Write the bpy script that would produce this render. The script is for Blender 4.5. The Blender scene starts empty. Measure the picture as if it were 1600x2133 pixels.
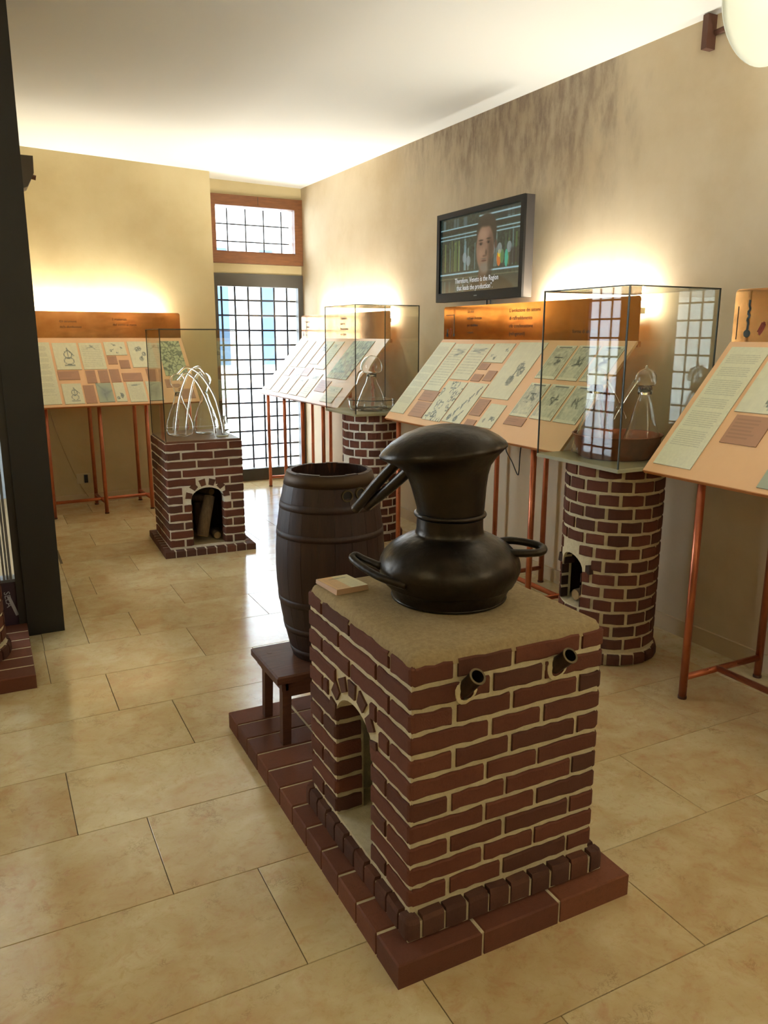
import bpy, bmesh, math, random
import numpy as np
from mathutils import Vector, Matrix

S = bpy.context.scene
COL = S.collection
rnd = random.Random(7)
PI = math.pi

# ------------------------------------------------------------------ camera
cam_d = bpy.data.cameras.new('camera')
cam = bpy.data.objects.new('camera', cam_d)
COL.objects.link(cam)
F_PX, PITCH, YAW, ROLL = 1622.2, 0.22201, 0.47098, 0.00191
fw = Vector((math.sin(YAW)*math.cos(PITCH), math.cos(YAW)*math.cos(PITCH), -math.sin(PITCH)))
rt0 = Vector((math.cos(YAW), -math.sin(YAW), 0)); up0 = rt0.cross(fw)
rt = rt0*math.cos(ROLL) + up0*math.sin(ROLL)
up = up0*math.cos(ROLL) - rt0*math.sin(ROLL)
cam.matrix_world = Matrix(((rt.x, up.x, -fw.x, 0), (rt.y, up.y, -fw.y, 0), (rt.z, up.z, -fw.z, 1.5), (0, 0, 0, 1)))
cam_d.sensor_fit = 'HORIZONTAL'; cam_d.sensor_width = 36.0; cam_d.lens = 36.0*F_PX/1600.0
cam_d.clip_start = 0.02
S.camera = cam

# ------------------------------------------------------------------ world and exposure
W = bpy.data.worlds.new('daylight'); S.world = W; W.use_nodes = True
W.node_tree.nodes['Background'].inputs[0].default_value = (0.80, 0.90, 1.0, 1)
W.node_tree.nodes['Background'].inputs[1].default_value = 14.0
S.view_settings.view_transform = 'Standard'; S.view_settings.look = 'None'
S.view_settings.exposure = 0.1; S.view_settings.gamma = 1.0
S.view_settings.use_curve_mapping = False
TUBE_E = 240.0         # fluorescent tubes behind the copper panels
LAMP_W = 45.0          # bulbs behind the glass wall lamps, seen and added

# ------------------------------------------------------------------ materials
def s2l(c):
    return tuple((x/12.92 if x <= .04045 else ((x+.055)/1.055)**2.4) for x in c)
def hexc(r, g, b): return s2l((r/255, g/255, b/255)) + (1,)

def mat(name, col=(.5, .5, .5, 1), rough=.6, metal=0., spec=.5):
    m = bpy.data.materials.new(name); m.use_nodes = True
    b = m.node_tree.nodes['Principled BSDF']
    b.inputs['Base Color'].default_value = col
    b.inputs['Roughness'].default_value = rough
    b.inputs['Metallic'].default_value = metal
    b.inputs['Specular IOR Level'].default_value = spec
    return m
def N(m, t, **kw):
    n = m.node_tree.nodes.new(t)
    for k, v in kw.items(): setattr(n, k, v)
    return n
def L(m, a, b): m.node_tree.links.new(a, b)
def bsdf(m): return m.node_tree.nodes['Principled BSDF']
def noise(m, scale, detail=4, rough=.55, vec=None, sc3=None):
    t = N(m, 'ShaderNodeTexCoord'); src = t.outputs['Object']
    if sc3:
        mp = N(m, 'ShaderNodeMapping'); mp.inputs['Scale'].default_value = sc3
        L(m, src, mp.inputs['Vector']); src = mp.outputs['Vector']
    n = N(m, 'ShaderNodeTexNoise'); n.inputs['Scale'].default_value = scale
    n.inputs['Detail'].default_value = detail; n.inputs['Roughness'].default_value = rough
    L(m, src, n.inputs['Vector'])
    return n.outputs['Fac']
def ramp(m, fac, stops):
    r = N(m, 'ShaderNodeValToRGB'); e = r.color_ramp.elements
    while len(e) < len(stops): e.new(.5)
    for el, (p, c) in zip(e, stops): el.position = p; el.color = c
    L(m, fac, r.inputs['Fac']); return r.outputs['Color']
def mix(m, fac, a, b, mode='MIX'):
    n = N(m, 'ShaderNodeMix', data_type='RGBA', blend_type=mode)
    if isinstance(fac, (int, float)): n.inputs[0].default_value = fac
    else: L(m, fac, n.inputs[0])
    for i, v in ((6, a), (7, b)):
        if isinstance(v, tuple): n.inputs[i].default_value = v
        else: L(m, v, n.inputs[i])
    return n.outputs[2]
def math_(m, op, a, b=None, clamp=False):
    n = N(m, 'ShaderNodeMath', operation=op, use_clamp=clamp)
    for i, v in ((0, a), (1, b)):
        if v is None: continue
        if isinstance(v, (int, float)): n.inputs[i].default_value = v
        else: L(m, v, n.inputs[i])
    return n.outputs[0]
def sstep(m, v, a, b):
    n = N(m, 'ShaderNodeMapRange', interpolation_type='SMOOTHSTEP')
    n.inputs['From Min'].default_value = a; n.inputs['From Max'].default_value = b
    L(m, v, n.inputs['Value']); return n.outputs['Result']
def bump(m, h, strength=.3, dist=.01):
    b = N(m, 'ShaderNodeBump'); b.inputs['Strength'].default_value = strength; b.inputs['Distance'].default_value = dist
    L(m, h, b.inputs['Height']); L(m, b.outputs['Normal'], bsdf(m).inputs['Normal'])
def setc(m, c): L(m, c, bsdf(m).inputs['Base Color'])

# plaster with the blotches and the grey damp stain of the long wall
def plaster(name, base, lo, hi, stain=False):
    m = mat(name, base, .85, 0, .25)
    c = ramp(m, noise(m, 1.3, 6, .6), [(.3, lo), (.5, base), (.72, hi)])
    c = mix(m, math_(m, 'MULTIPLY', noise(m, 7, 5, .65, sc3=(1, 1, .45)), .4), c, lo)
    if stain:
        t = N(m, 'ShaderNodeTexCoord'); sx = N(m, 'ShaderNodeSeparateXYZ'); L(m, t.outputs['Object'], sx.inputs[0])
        y, z = sx.outputs['Y'], sx.outputs['Z']
        wob = math_(m, 'MULTIPLY', math_(m, 'SUBTRACT', noise(m, 2.6, 5, .6, sc3=(1, 1, .5)), .5), 1.1)
        yy = math_(m, 'ADD', y, wob)
        zz = math_(m, 'ADD', z, math_(m, 'MULTIPLY', wob, .55))
        k = math_(m, 'MULTIPLY', sstep(m, yy, 3.2, 3.6), math_(m, 'SUBTRACT', 1.0, sstep(m, yy, 5.1, 6.4)))
        lowz = math_(m, 'ADD', 2.12, math_(m, 'MULTIPLY', math_(m, 'MAXIMUM', math_(m, 'SUBTRACT', y, 4.1), 0.0), .28))
        k = math_(m, 'MULTIPLY', k, sstep(m, math_(m, 'SUBTRACT', zz, lowz), -.15, .6))
        streak = sstep(m, noise(m, 16, 6, .7, sc3=(1, 1, .35)), .36, .66)
        k = math_(m, 'MULTIPLY', k, math_(m, 'ADD', .42, math_(m, 'MULTIPLY', streak, .44)))
        c = mix(m, k, c, hexc(122, 105, 94))
    setc(m, c); bump(m, noise(m, 60, 5, .6), .12, .004)
    return m
M = {}
M['wall'] = plaster('ochre_plaster', hexc(206, 190, 162), hexc(190, 170, 138), hexc(216, 202, 176), True)
M['wall2'] = plaster('ochre_plaster_back', hexc(200, 184, 144), hexc(186, 168, 128), hexc(208, 194, 156))
M['ceiling'] = mat('white_ceiling_paint', hexc(229, 228, 224), .9, 0, .2)
M['skirt'] = mat('baseboard_stone', hexc(196, 176, 142), .7)
M['grout'] = mat('floor_grout', hexc(92, 78, 52), .9)

# polished limestone
def stone(name, pale):
    m = mat(name, rough=.2, spec=.5)
    if pale: a, b, c3 = hexc(204, 192, 152), hexc(214, 204, 168), hexc(190, 176, 132)
    else: a, b, c3 = hexc(203, 184, 140), hexc(212, 197, 156), hexc(195, 168, 122)
    oi = N(m, 'ShaderNodeObjectInfo')
    t = N(m, 'ShaderNodeTexCoord')
    off = N(m, 'ShaderNodeVectorMath', operation='ADD'); L(m, t.outputs['Object'], off.inputs[0])
    cmb = N(m, 'ShaderNodeCombineXYZ'); L(m, math_(m, 'MULTIPLY', oi.outputs['Random'], 37.0), cmb.inputs['Z']); L(m, cmb.outputs[0], off.inputs[1])
    def nz(sc, d, r):
        n = N(m, 'ShaderNodeTexNoise'); n.inputs['Scale'].default_value = sc; n.inputs['Detail'].default_value = d; n.inputs['Roughness'].default_value = r
        n.inputs['Distortion'].default_value = .6
        L(m, off.outputs[0], n.inputs['Vector']); return n.outputs['Fac']
    c = ramp(m, nz(6, 6, .6), [(.32, c3), (.5, a), (.68, b)])
    c = mix(m, math_(m, 'MULTIPLY', sstep(m, nz(14, 6, .7), .52, .72), .42), c, hexc(190, 138, 100))
    c = mix(m, math_(m, 'MULTIPLY', sstep(m, nz(38, 6, .75), .5, .72), .38), c, hexc(176, 140, 84))
    c = mix(m, math_(m, 'MULTIPLY', sstep(m, nz(46, 5, .75), .52, .7), .3), c, hexc(200, 150, 130))
    v = nz(24, 8, .78)
    ve = math_(m, 'SUBTRACT', 1.0, sstep(m, math_(m, 'ABSOLUTE', math_(m, 'SUBTRACT', v, .5)), 0.0, .02))
    ve = math_(m, 'MULTIPLY', ve, sstep(m, nz(9, 3, .5), .56, .68))
    c = mix(m, math_(m, 'MULTIPLY', ve, .6), c, hexc(122, 88, 50))
    tone = mix(m, oi.outputs['Random'], (.92, .86, .79, 1), (1.08, 1.09, 1.08, 1))
    c = mix(m, 1.0, c, tone, 'MULTIPLY')
    setc(m, c)
    rr = N(m, 'ShaderNodeMapRange'); rr.inputs['To Min'].default_value = .1; rr.inputs['To Max'].default_value = .22
    L(m, nz(5, 4, .6), rr.inputs['Value']); L(m, rr.outputs[0], bsdf(m).inputs['Roughness'])
    return m
M['tile'] = stone('polished_limestone', False)
M['tile_pale'] = stone('pale_limestone', True)

def brickm(name, a, b, c, rough=.85):
    m = mat(name, rough=rough, spec=.25)
    oi = N(m, 'ShaderNodeObjectInfo')
    k = ramp(m, oi.outputs['Random'], [(0, a), (.5, b), (1, c)])
    k = mix(m, math_(m, 'MULTIPLY', sstep(m, noise(m, 70, 5, .7), .45, .75), .35), k, tuple(x*.45 for x in a[:3])+(1,))
    setc(m, k); bump(m, noise(m, 190, 4, .7), .5, .003)
    return m
M['brick'] = brickm('red_brown_brick', hexc(108, 63, 48), hexc(97, 57, 44), hexc(82, 53, 43))
M['brick_dark'] = brickm('dark_brown_brick', hexc(94, 62, 50), hexc(82, 54, 45), hexc(104, 64, 48))
M['brick_terra'] = brickm('terracotta_paver', hexc(122, 74, 52), hexc(112, 66, 48), hexc(100, 60, 46), .7)
M['brick_darkest'] = brickm('darkest_brown_brick', hexc(62, 44, 36), hexc(54, 38, 33), hexc(70, 46, 38))  # darkest brick tone, for firebox linings, jambs and round furnace arches
def rough_mat(name, a, b, sc=60, bs=.5, rough=.9):
    m = mat(name, a, rough, 0, .2); setc(m, ramp(m, noise(m, sc, 5, .65), [(.3, a), (.7, b)])); bump(m, noise(m, sc*3, 4, .7), bs, .004); return m
M['mortar'] = rough_mat('cream_mortar', hexc(196, 184, 150), hexc(214, 203, 170))
M['mortar_white'] = rough_mat('white_mortar', hexc(216, 210, 196), hexc(230, 226, 214))
M['cement'] = rough_mat('sandy_cement', hexc(150, 130, 96), hexc(176, 156, 116), 90, .7)
def wood(name, a, b, sc=(30, 30, 2.5), rough=.55):
    m = mat(name, a, rough, 0, .4); n = noise(m, 3, 6, .65, sc3=sc)
    setc(m, ramp(m, n, [(.3, a), (.7, b)])); bump(m, n, .25, .004); return m
M['barrel'] = wood('dark_barrel_oak', hexc(40, 25, 19), hexc(56, 35, 26))
M['barrel_in'] = wood('barrel_inner_oak', hexc(70, 40, 26), hexc(96, 58, 36))
M['hoop'] = mat('rusted_hoop_iron', hexc(70, 54, 38), .55, .7)
M['stool'] = wood('dark_stool_wood', hexc(74, 46, 34), hexc(100, 64, 48), (3, 30, 30))
M['frame_wood'] = wood('brown_window_wood', hexc(98, 60, 32), hexc(124, 78, 44), (3, 20, 20), .45)
M['log'] = wood('firewood_bark', hexc(92, 74, 54), hexc(124, 102, 76), (20, 20, 4), .9)
M['log_end'] = wood('firewood_cut_end', hexc(150, 120, 78), hexc(170, 140, 96), (8, 8, 8), .9)

def metal_old(name, a, b, rough, sc=18, bs=.25):
    m = mat(name, a, rough, .85, .5)
    n = noise(m, sc, 5, .6)
    setc(m, ramp(m, n, [(.3, a), (.7, b)]))
    rr = N(m, 'ShaderNodeMapRange'); rr.inputs['To Min'].default_value = rough-.1; rr.inputs['To Max'].default_value = rough+.15
    L(m, noise(m, sc*1.7, 4, .6), rr.inputs['Value']); L(m, rr.outputs[0], bsdf(m).inputs['Roughness'])
    bump(m, noise(m, 20, 3, .5), bs, .012)
    return m
M['pot'] = metal_old('blackened_copper', hexc(44, 40, 35), hexc(60, 53, 45), .32)
M['pipe'] = metal_old('dark_iron_pipe', hexc(64, 56, 46), hexc(82, 70, 58), .4)
M['brass'] = metal_old('pipe_mouth_brass', hexc(92, 82, 62), hexc(108, 94, 68), .5)
M['copper_tube'] = metal_old('copper_tube', hexc(176, 104, 78), hexc(194, 118, 86), .3, 12, .05)
M['copper_basin'] = metal_old('copper_basin', hexc(120, 66, 44), hexc(150, 84, 54), .4)
def copper_sheet():
    m = mat('polished_copper_sheet', hexc(206, 132, 64), .13, 1.0)
    n = noise(m, 1.6, 3, .5, sc3=(1, 1, 2.5))
    setc(m, ramp(m, noise(m, 9, 4, .6), [(.3, hexc(186, 124, 72)), (.7, hexc(204, 144, 88))]))
    bump(m, n, .12, .02)
    return m
M['copper'] = copper_sheet()
M['ink'] = mat('dark_print_ink', hexc(70, 46, 26), .6)
M['ink_blue'] = mat('blue_grey_print_ink', hexc(62, 72, 74), .6)
M['ink_red'] = mat('red_print_ink', hexc(140, 56, 34), .6)
M['board'] = rough_mat('peach_laminate', hexc(232, 184, 134), hexc(238, 192, 144), 3, .0, .3)
bsdf(M['board']).inputs['Specular IOR Level'].default_value = .5
M['board_edge'] = mat('board_edge_wood', hexc(186, 120, 66), .5)
M['steel'] = mat('dark_steel', hexc(58, 54, 48), .5, .3)
M['steel_black'] = mat('black_steel_cladding', hexc(34, 31, 28), .5, .1)
M['alu'] = mat('aluminium_profile', hexc(120, 124, 132), .4, .7)
M['iron'] = mat('window_grille_iron', hexc(26, 28, 36), .7, .0)
M['door_steel'] = mat('dark_door_steel', hexc(66, 62, 56), .45, .2)
M['tv'] = mat('black_tv_plastic', hexc(22, 21, 21), .5, 0, .2)
M['tv_side'] = mat('tv_side_plastic', hexc(56, 52, 50), .4, 0, .3)
M['cable'] = mat('black_cable', hexc(26, 26, 28), .5)
M['white_cable'] = mat('beige_cable', hexc(170, 150, 110), .6)
M['white_pl'] = mat('white_plastic', hexc(196, 184, 150), .5)
M['black_pl'] = mat('black_plastic', hexc(22, 20, 18), .5)
M['slab'] = mat('dark_copper_plate', hexc(110, 76, 58), .35, .5)
M['base_plate'] = mat('grey_green_base', hexc(150, 146, 116), .45)
M['purple'] = mat('dark_purple_panel', hexc(66, 48, 62), .4)
M['letters'] = mat('white_lettering', hexc(190, 192, 200), .6)
M['box'] = mat('dark_grey_box', hexc(78, 70, 62), .6)
M['rust'] = mat('dark_rust_bracket', hexc(92, 60, 46), .6, .3)
M['ext_wall'] = mat('pale_street_facade', hexc(236, 238, 240), .8)
M['added_wall'] = mat('added_grey_wall', hexc(96, 102, 108), .8)
M['ext_shut'] = mat('blue_grey_shutters', hexc(58, 84, 112), .7)
M['ext_ground'] = mat('pale_paving', hexc(232, 232, 232), .8)

def glass(name, tint, ior=1.5, rim=.0):
    m = bpy.data.materials.new(name); m.use_nodes = True; nt = m.node_tree; nt.nodes.clear()
    out = N(m, 'ShaderNodeOutputMaterial'); tr = N(m, 'ShaderNodeBsdfTransparent'); gl = N(m, 'ShaderNodeBsdfGlossy')
    tr.inputs['Color'].default_value = tint; gl.inputs['Roughness'].default_value = .0
    fc = N(m, 'ShaderNodeLayerWeight'); fc.inputs['Blend'].default_value = .5
    f0 = ((ior-1)/(ior+1))**2      # reflectance rises towards grazing view, the same from both sides
    fr = math_(m, 'ADD', f0, math_(m, 'MULTIPLY', math_(m, 'POWER', fc.outputs['Facing'], 5.0), 1-f0))
    mx = N(m, 'ShaderNodeMixShader'); L(m, fr, mx.inputs[0]); L(m, tr.outputs[0], mx.inputs[1]); L(m, gl.outputs[0], mx.inputs[2])
    last = mx.outputs[0]
    if rim:
        lw = N(m, 'ShaderNodeLayerWeight'); lw.inputs['Blend'].default_value = .5
        k = math_(m, 'MULTIPLY', sstep(m, lw.outputs['Facing'], .72, 1.0), rim)
        d = N(m, 'ShaderNodeBsdfDiffuse'); d.inputs['Color'].default_value = (.85, .88, .86, 1)
        m2 = N(m, 'ShaderNodeMixShader'); L(m, k, m2.inputs[0]); L(m, last, m2.inputs[1]); L(m, d.outputs[0], m2.inputs[2]); last = m2.outputs[0]
    L(m, last, out.inputs[0])
    return m
M['case_glass'] = glass('case_glass', (.95, .96, .93, 1), 1.36)
M['pane'] = glass('window_glass', (.98, .99, .99, 1), 1.45)
M['vessel'] = mat('blown_glass', (1, 1, 1, 1), 0., 0, .5)
bsdf(M['vessel']).inputs['Transmission Weight'].default_value = 1.0; bsdf(M['vessel']).inputs['IOR'].default_value = 1.45
M['glass_edge'] = mat('dark_green_glass_edge', hexc(38, 44, 34), .3)
def bowl_mat():
    m = bpy.data.materials.new('frosted_lamp_glass'); m.use_nodes = True; nt = m.node_tree; nt.nodes.clear()
    out = N(m, 'ShaderNodeOutputMaterial'); d = N(m, 'ShaderNodeBsdfDiffuse'); t = N(m, 'ShaderNodeBsdfTranslucent')
    d.inputs[0].default_value = (.86, .88, .82, 1); t.inputs[0].default_value = (.9, .92, .84, 1)
    mx = N(m, 'ShaderNodeMixShader'); mx.inputs[0].default_value = .35
    L(m, d.outputs[0], mx.inputs[1]); L(m, t.outputs[0], mx.inputs[2]); L(m, mx.outputs[0], out.inputs[0]); return m
M['bowl'] = bowl_mat()
def emit(name, col, e):
    m = bpy.data.materials.new(name); m.use_nodes = True; nt = m.node_tree; nt.nodes.clear()
    out = N(m, 'ShaderNodeOutputMaterial'); k = N(m, 'ShaderNodeEmission'); k.inputs[0].default_value = col; k.inputs[1].default_value = e
    L(m, k.outputs[0], out.inputs[0]); return m
M['tube'] = emit('fluorescent_tube', (1.0, .975, .85, 1), TUBE_E)
def attr_mat(name, emission=0., rough=.55):
    m = mat(name, rough=rough); a = N(m, 'ShaderNodeAttribute', attribute_name='Col')
    if emission:
        b = bsdf(m); b.inputs['Base Color'].default_value = (.01, .01, .01, 1); b.inputs['Roughness'].default_value = .25
        L(m, a.outputs['Color'], b.inputs['Emission Color']); b.inputs['Emission Strength'].default_value = emission
    else: setc(m, a.outputs['Color'])
    return m
M['print'] = attr_mat('printed_card', 0, .4)
M['screen'] = attr_mat('lit_screen', .9)

# ------------------------------------------------------------------ mesh helpers
class G:
    def __init__(s): s.v = []; s.f = []
    def add(s, v, f):
        o = len(s.v); s.v += [tuple(p) for p in v]; s.f += [tuple(i+o for i in q) for q in f]; return s
    def box(s, x0, y0, z0, x1, y1, z1, b=0.):
        if b <= 0:
            v = [(x, y, z) for x in (x0, x1) for y in (y0, y1) for z in (z0, z1)]
            return s.add(v, [(0, 1, 3, 2), (4, 6, 7, 5), (0, 4, 5, 1), (2, 3, 7, 6), (0, 2, 6, 4), (1, 5, 7, 3)])
        # chamfered top edge
        v = [(x0, y0, z0), (x1, y0, z0), (x1, y1, z0), (x0, y1, z0), (x0, y0, z1-b), (x1, y0, z1-b), (x1, y1, z1-b), (x0, y1, z1-b),
             (x0+b, y0+b, z1), (x1-b, y0+b, z1), (x1-b, y1-b, z1), (x0+b, y1-b, z1)]
        return s.add(v, [(3, 2, 1, 0), (0, 1, 5, 4), (1, 2, 6, 5), (2, 3, 7, 6), (3, 0, 4, 7), (4, 5, 9, 8), (5, 6, 10, 9), (6, 7, 11, 10), (7, 4, 8, 11), (8, 9, 10, 11)])
    def obox(s, o, a, b, c):   # box from corner o with edge vectors a,b,c
        o, a, b, c = map(Vector, (o, a, b, c))
        v = [o+a*i+b*j+c*k for i in (0, 1) for j in (0, 1) for k in (0, 1)]
        f = [(0, 1, 3, 2), (4, 6, 7, 5), (0, 4, 5, 1), (2, 3, 7, 6), (0, 2, 6, 4), (1, 5, 7, 3)]
        if a.cross(b).dot(c) < 0: f = [q[::-1] for q in f]
        return s.add(v, f)
    def tube(s, pts, r, n=10, cap=True, hollow=None):
        pts = [Vector(p) for p in pts]; rs = r if isinstance(r, (list, tuple)) else [r]*len(pts)
        tg = [(pts[min(i+1, len(pts)-1)]-pts[max(i-1, 0)]).normalized() for i in range(len(pts))]
        ref = Vector((0, 0, 1)) if abs(tg[0].z) < .9 else Vector((1, 0, 0))
        v = []
        for p, t, q in zip(pts, tg, rs):
            a = t.cross(ref)
            if a.length < 1e-4: a = t.cross(Vector((1, 0, 0)))
            a.normalize(); b = t.cross(a)
            v += [p + a*(q*math.cos(2*PI*k/n)) + b*(q*math.sin(2*PI*k/n)) for k in range(n)]
        f = [(i*n+k, i*n+(k+1) % n, (i+1)*n+(k+1) % n, (i+1)*n+k) for i in range(len(pts)-1) for k in range(n)]
        if cap: f += [tuple(range(n))[::-1], tuple((len(pts)-1)*n+k for k in range(n))]
        return s.add(v, f)
    def lathe(s, c, prof, n=40, close=False, ang=(0, 2*PI)):
        full = abs(ang[1]-ang[0]-2*PI) < 1e-6; m = n if full else n+1
        v = [(c[0]+r*math.cos(ang[0]+(ang[1]-ang[0])*k/n), c[1]+r*math.sin(ang[0]+(ang[1]-ang[0])*k/n), c[2]+z) for r, z in prof for k in range(m)]
        f = []
        P_ = len(prof)
        for i in range(P_ if close else P_-1):
            j = (i+1) % P_
            for k in range(n):
                k2 = (k+1) % m
                f.append((i*m+k, i*m+k2, j*m+k2, j*m+k))
        if close and not full:
            f.append(tuple(i*m for i in range(P_))); f.append(tuple(i*m+m-1 for i in range(P_))[::-1])
        return s.add(v, f)
    def prism(s, poly, z0, z1):
        n = len(poly); v = [(x, y, z0) for x, y in poly]+[(x, y, z1) for x, y in poly]
        return s.add(v, [tuple(range(n))[::-1], tuple(range(n, 2*n))]+[(i, (i+1) % n, n+(i+1) % n, n+i) for i in range(n)])

ROOT = {}
def wloc(o): return ROOT.get(o.name, Vector((0, 0, 0)))
def build(name, g, m, parent=None, smooth=False, xf=None, loc=None):
    """one mesh object; the vertices in g are world coordinates"""
    org = Vector(loc) if loc is not None else (wloc(parent) if parent else Vector((0, 0, 0)))
    vs = [Vector(p) for p in g.v]
    if xf: vs = [xf @ p for p in vs]
    me = bpy.data.meshes.new(name); me.from_pydata([tuple(p-org) for p in vs], [], g.f); me.update()
    bm = bmesh.new(); bm.from_mesh(me); bmesh.ops.recalc_face_normals(bm, faces=bm.faces); bm.to_mesh(me); bm.free()
    if smooth:
        for p in me.polygons: p.use_smooth = True
    me.materials.append(M[m] if isinstance(m, str) else m)
    o = bpy.data.objects.new(name, me); COL.objects.link(o)
    if parent:
        o.parent = parent; ROOT[o.name] = wloc(parent)
        if loc is not None: o.location = org-wloc(parent); ROOT[o.name] = org
    else:
        o.location = org; ROOT[o.name] = org
    return o
def thing(name, label, cat, loc, group=None):
    o = bpy.data.objects.new(name, None); COL.objects.link(o); o.location = loc; ROOT[o.name] = Vector(loc)
    o.empty_display_size = .1
    return tag(o, label, cat, group)
def tag(o, label, cat, group=None):
    o['label'] = label; o['category'] = cat
    if group: o['group'] = group
    return o
def struct(name, g, m, label, cat, loc=None):
    o = build(name, g, m, loc=loc); o['kind'] = 'structure'; return tag(o, label, cat)
def smooth_by_angle(o, deg=40):
    me = o.data
    for p in me.polygons: p.use_smooth = True
    try: me.set_sharp_from_angle(angle=math.radians(deg))
    except Exception: pass
    return o
def boolean(o, cutters):
    for c in cutters:
        md = o.modifiers.new('b', 'BOOLEAN'); md.object = c; md.operation = 'DIFFERENCE'; md.solver = 'EXACT'
    bpy.context.view_layer.update()
    me = bpy.data.meshes.new_from_object(o.evaluated_get(bpy.context.evaluated_depsgraph_get()))
    o.modifiers.clear(); old = o.data; o.data = me; bpy.data.meshes.remove(old)
    for c in cutters: bpy.data.objects.remove(c)
def text_geo(txt, size, extr=.0004):
    cu = bpy.data.curves.new('t', 'FONT'); cu.body = txt; cu.size = size; cu.extrude = extr; cu.resolution_u = 2
    ob = bpy.data.objects.new('t', cu); COL.objects.link(ob); bpy.context.view_layer.update()
    me = bpy.data.meshes.new_from_object(ob.evaluated_get(bpy.context.evaluated_depsgraph_get()))
    g = G(); g.v = [tuple(v.co) for v in me.vertices]; g.f = [tuple(p.vertices) for p in me.polygons]
    bpy.data.objects.remove(ob); bpy.data.meshes.remove(me)
    return g
def place(g, o, u, v, w):
    """local x,y,z of g laid along u,v,w from o"""
    o, u, v, w = map(Vector, (o, u, v, w)); h = G(); h.f = g.f
    h.v = [tuple(o+u*p[0]+v*p[1]+w*p[2]) for p in g.v]; return h

# ------------------------------------------------------------------ printed pictures (flat print, coloured cell by cell)
def lin(a): return np.where(a <= .04045, a/12.92, ((a+.055)/1.055)**2.4)
def blur(a, n=1):
    for _ in range(n):
        p = np.pad(a, ((1, 1), (1, 1))+((0, 0),)*(a.ndim-2), mode='edge')
        a = (p[:-2, 1:-1]+p[2:, 1:-1]+p[1:-1, :-2]+p[1:-1, 2:]+2*p[1:-1, 1:-1])/6
    return a
def seg(img, x0, y0, x1, y1, w, c, a=.8):
    h, n = img.shape[:2]; yy, xx = np.mgrid[0:h, 0:n]; xx = (xx+.5)/n; yy = (yy+.5)/h; asp = n/h
    dx, dy = (x1-x0)*asp, y1-y0; px, py = (xx-x0)*asp, yy-y0
    t = np.clip((px*dx+py*dy)/(dx*dx+dy*dy+1e-9), 0, 1); d = np.hypot(px-t*dx, py-t*dy)
    k = np.clip(1.5-d/w, 0, 1)[..., None]*a
    img[:] = img*(1-k)+np.array(c)*k
def ring(img, cx, cy, r, w, c, a=.8, ys=1.):
    h, n = img.shape[:2]; yy, xx = np.mgrid[0:h, 0:n]; xx = (xx+.5)/n; yy = (yy+.5)/h
    d = abs(np.hypot((xx-cx)*n/h, (yy-cy)/ys)-r); k = np.clip(1.5-d/w, 0, 1)[..., None]*a
    img[:] = img*(1-k)+np.array(c)*k
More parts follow.
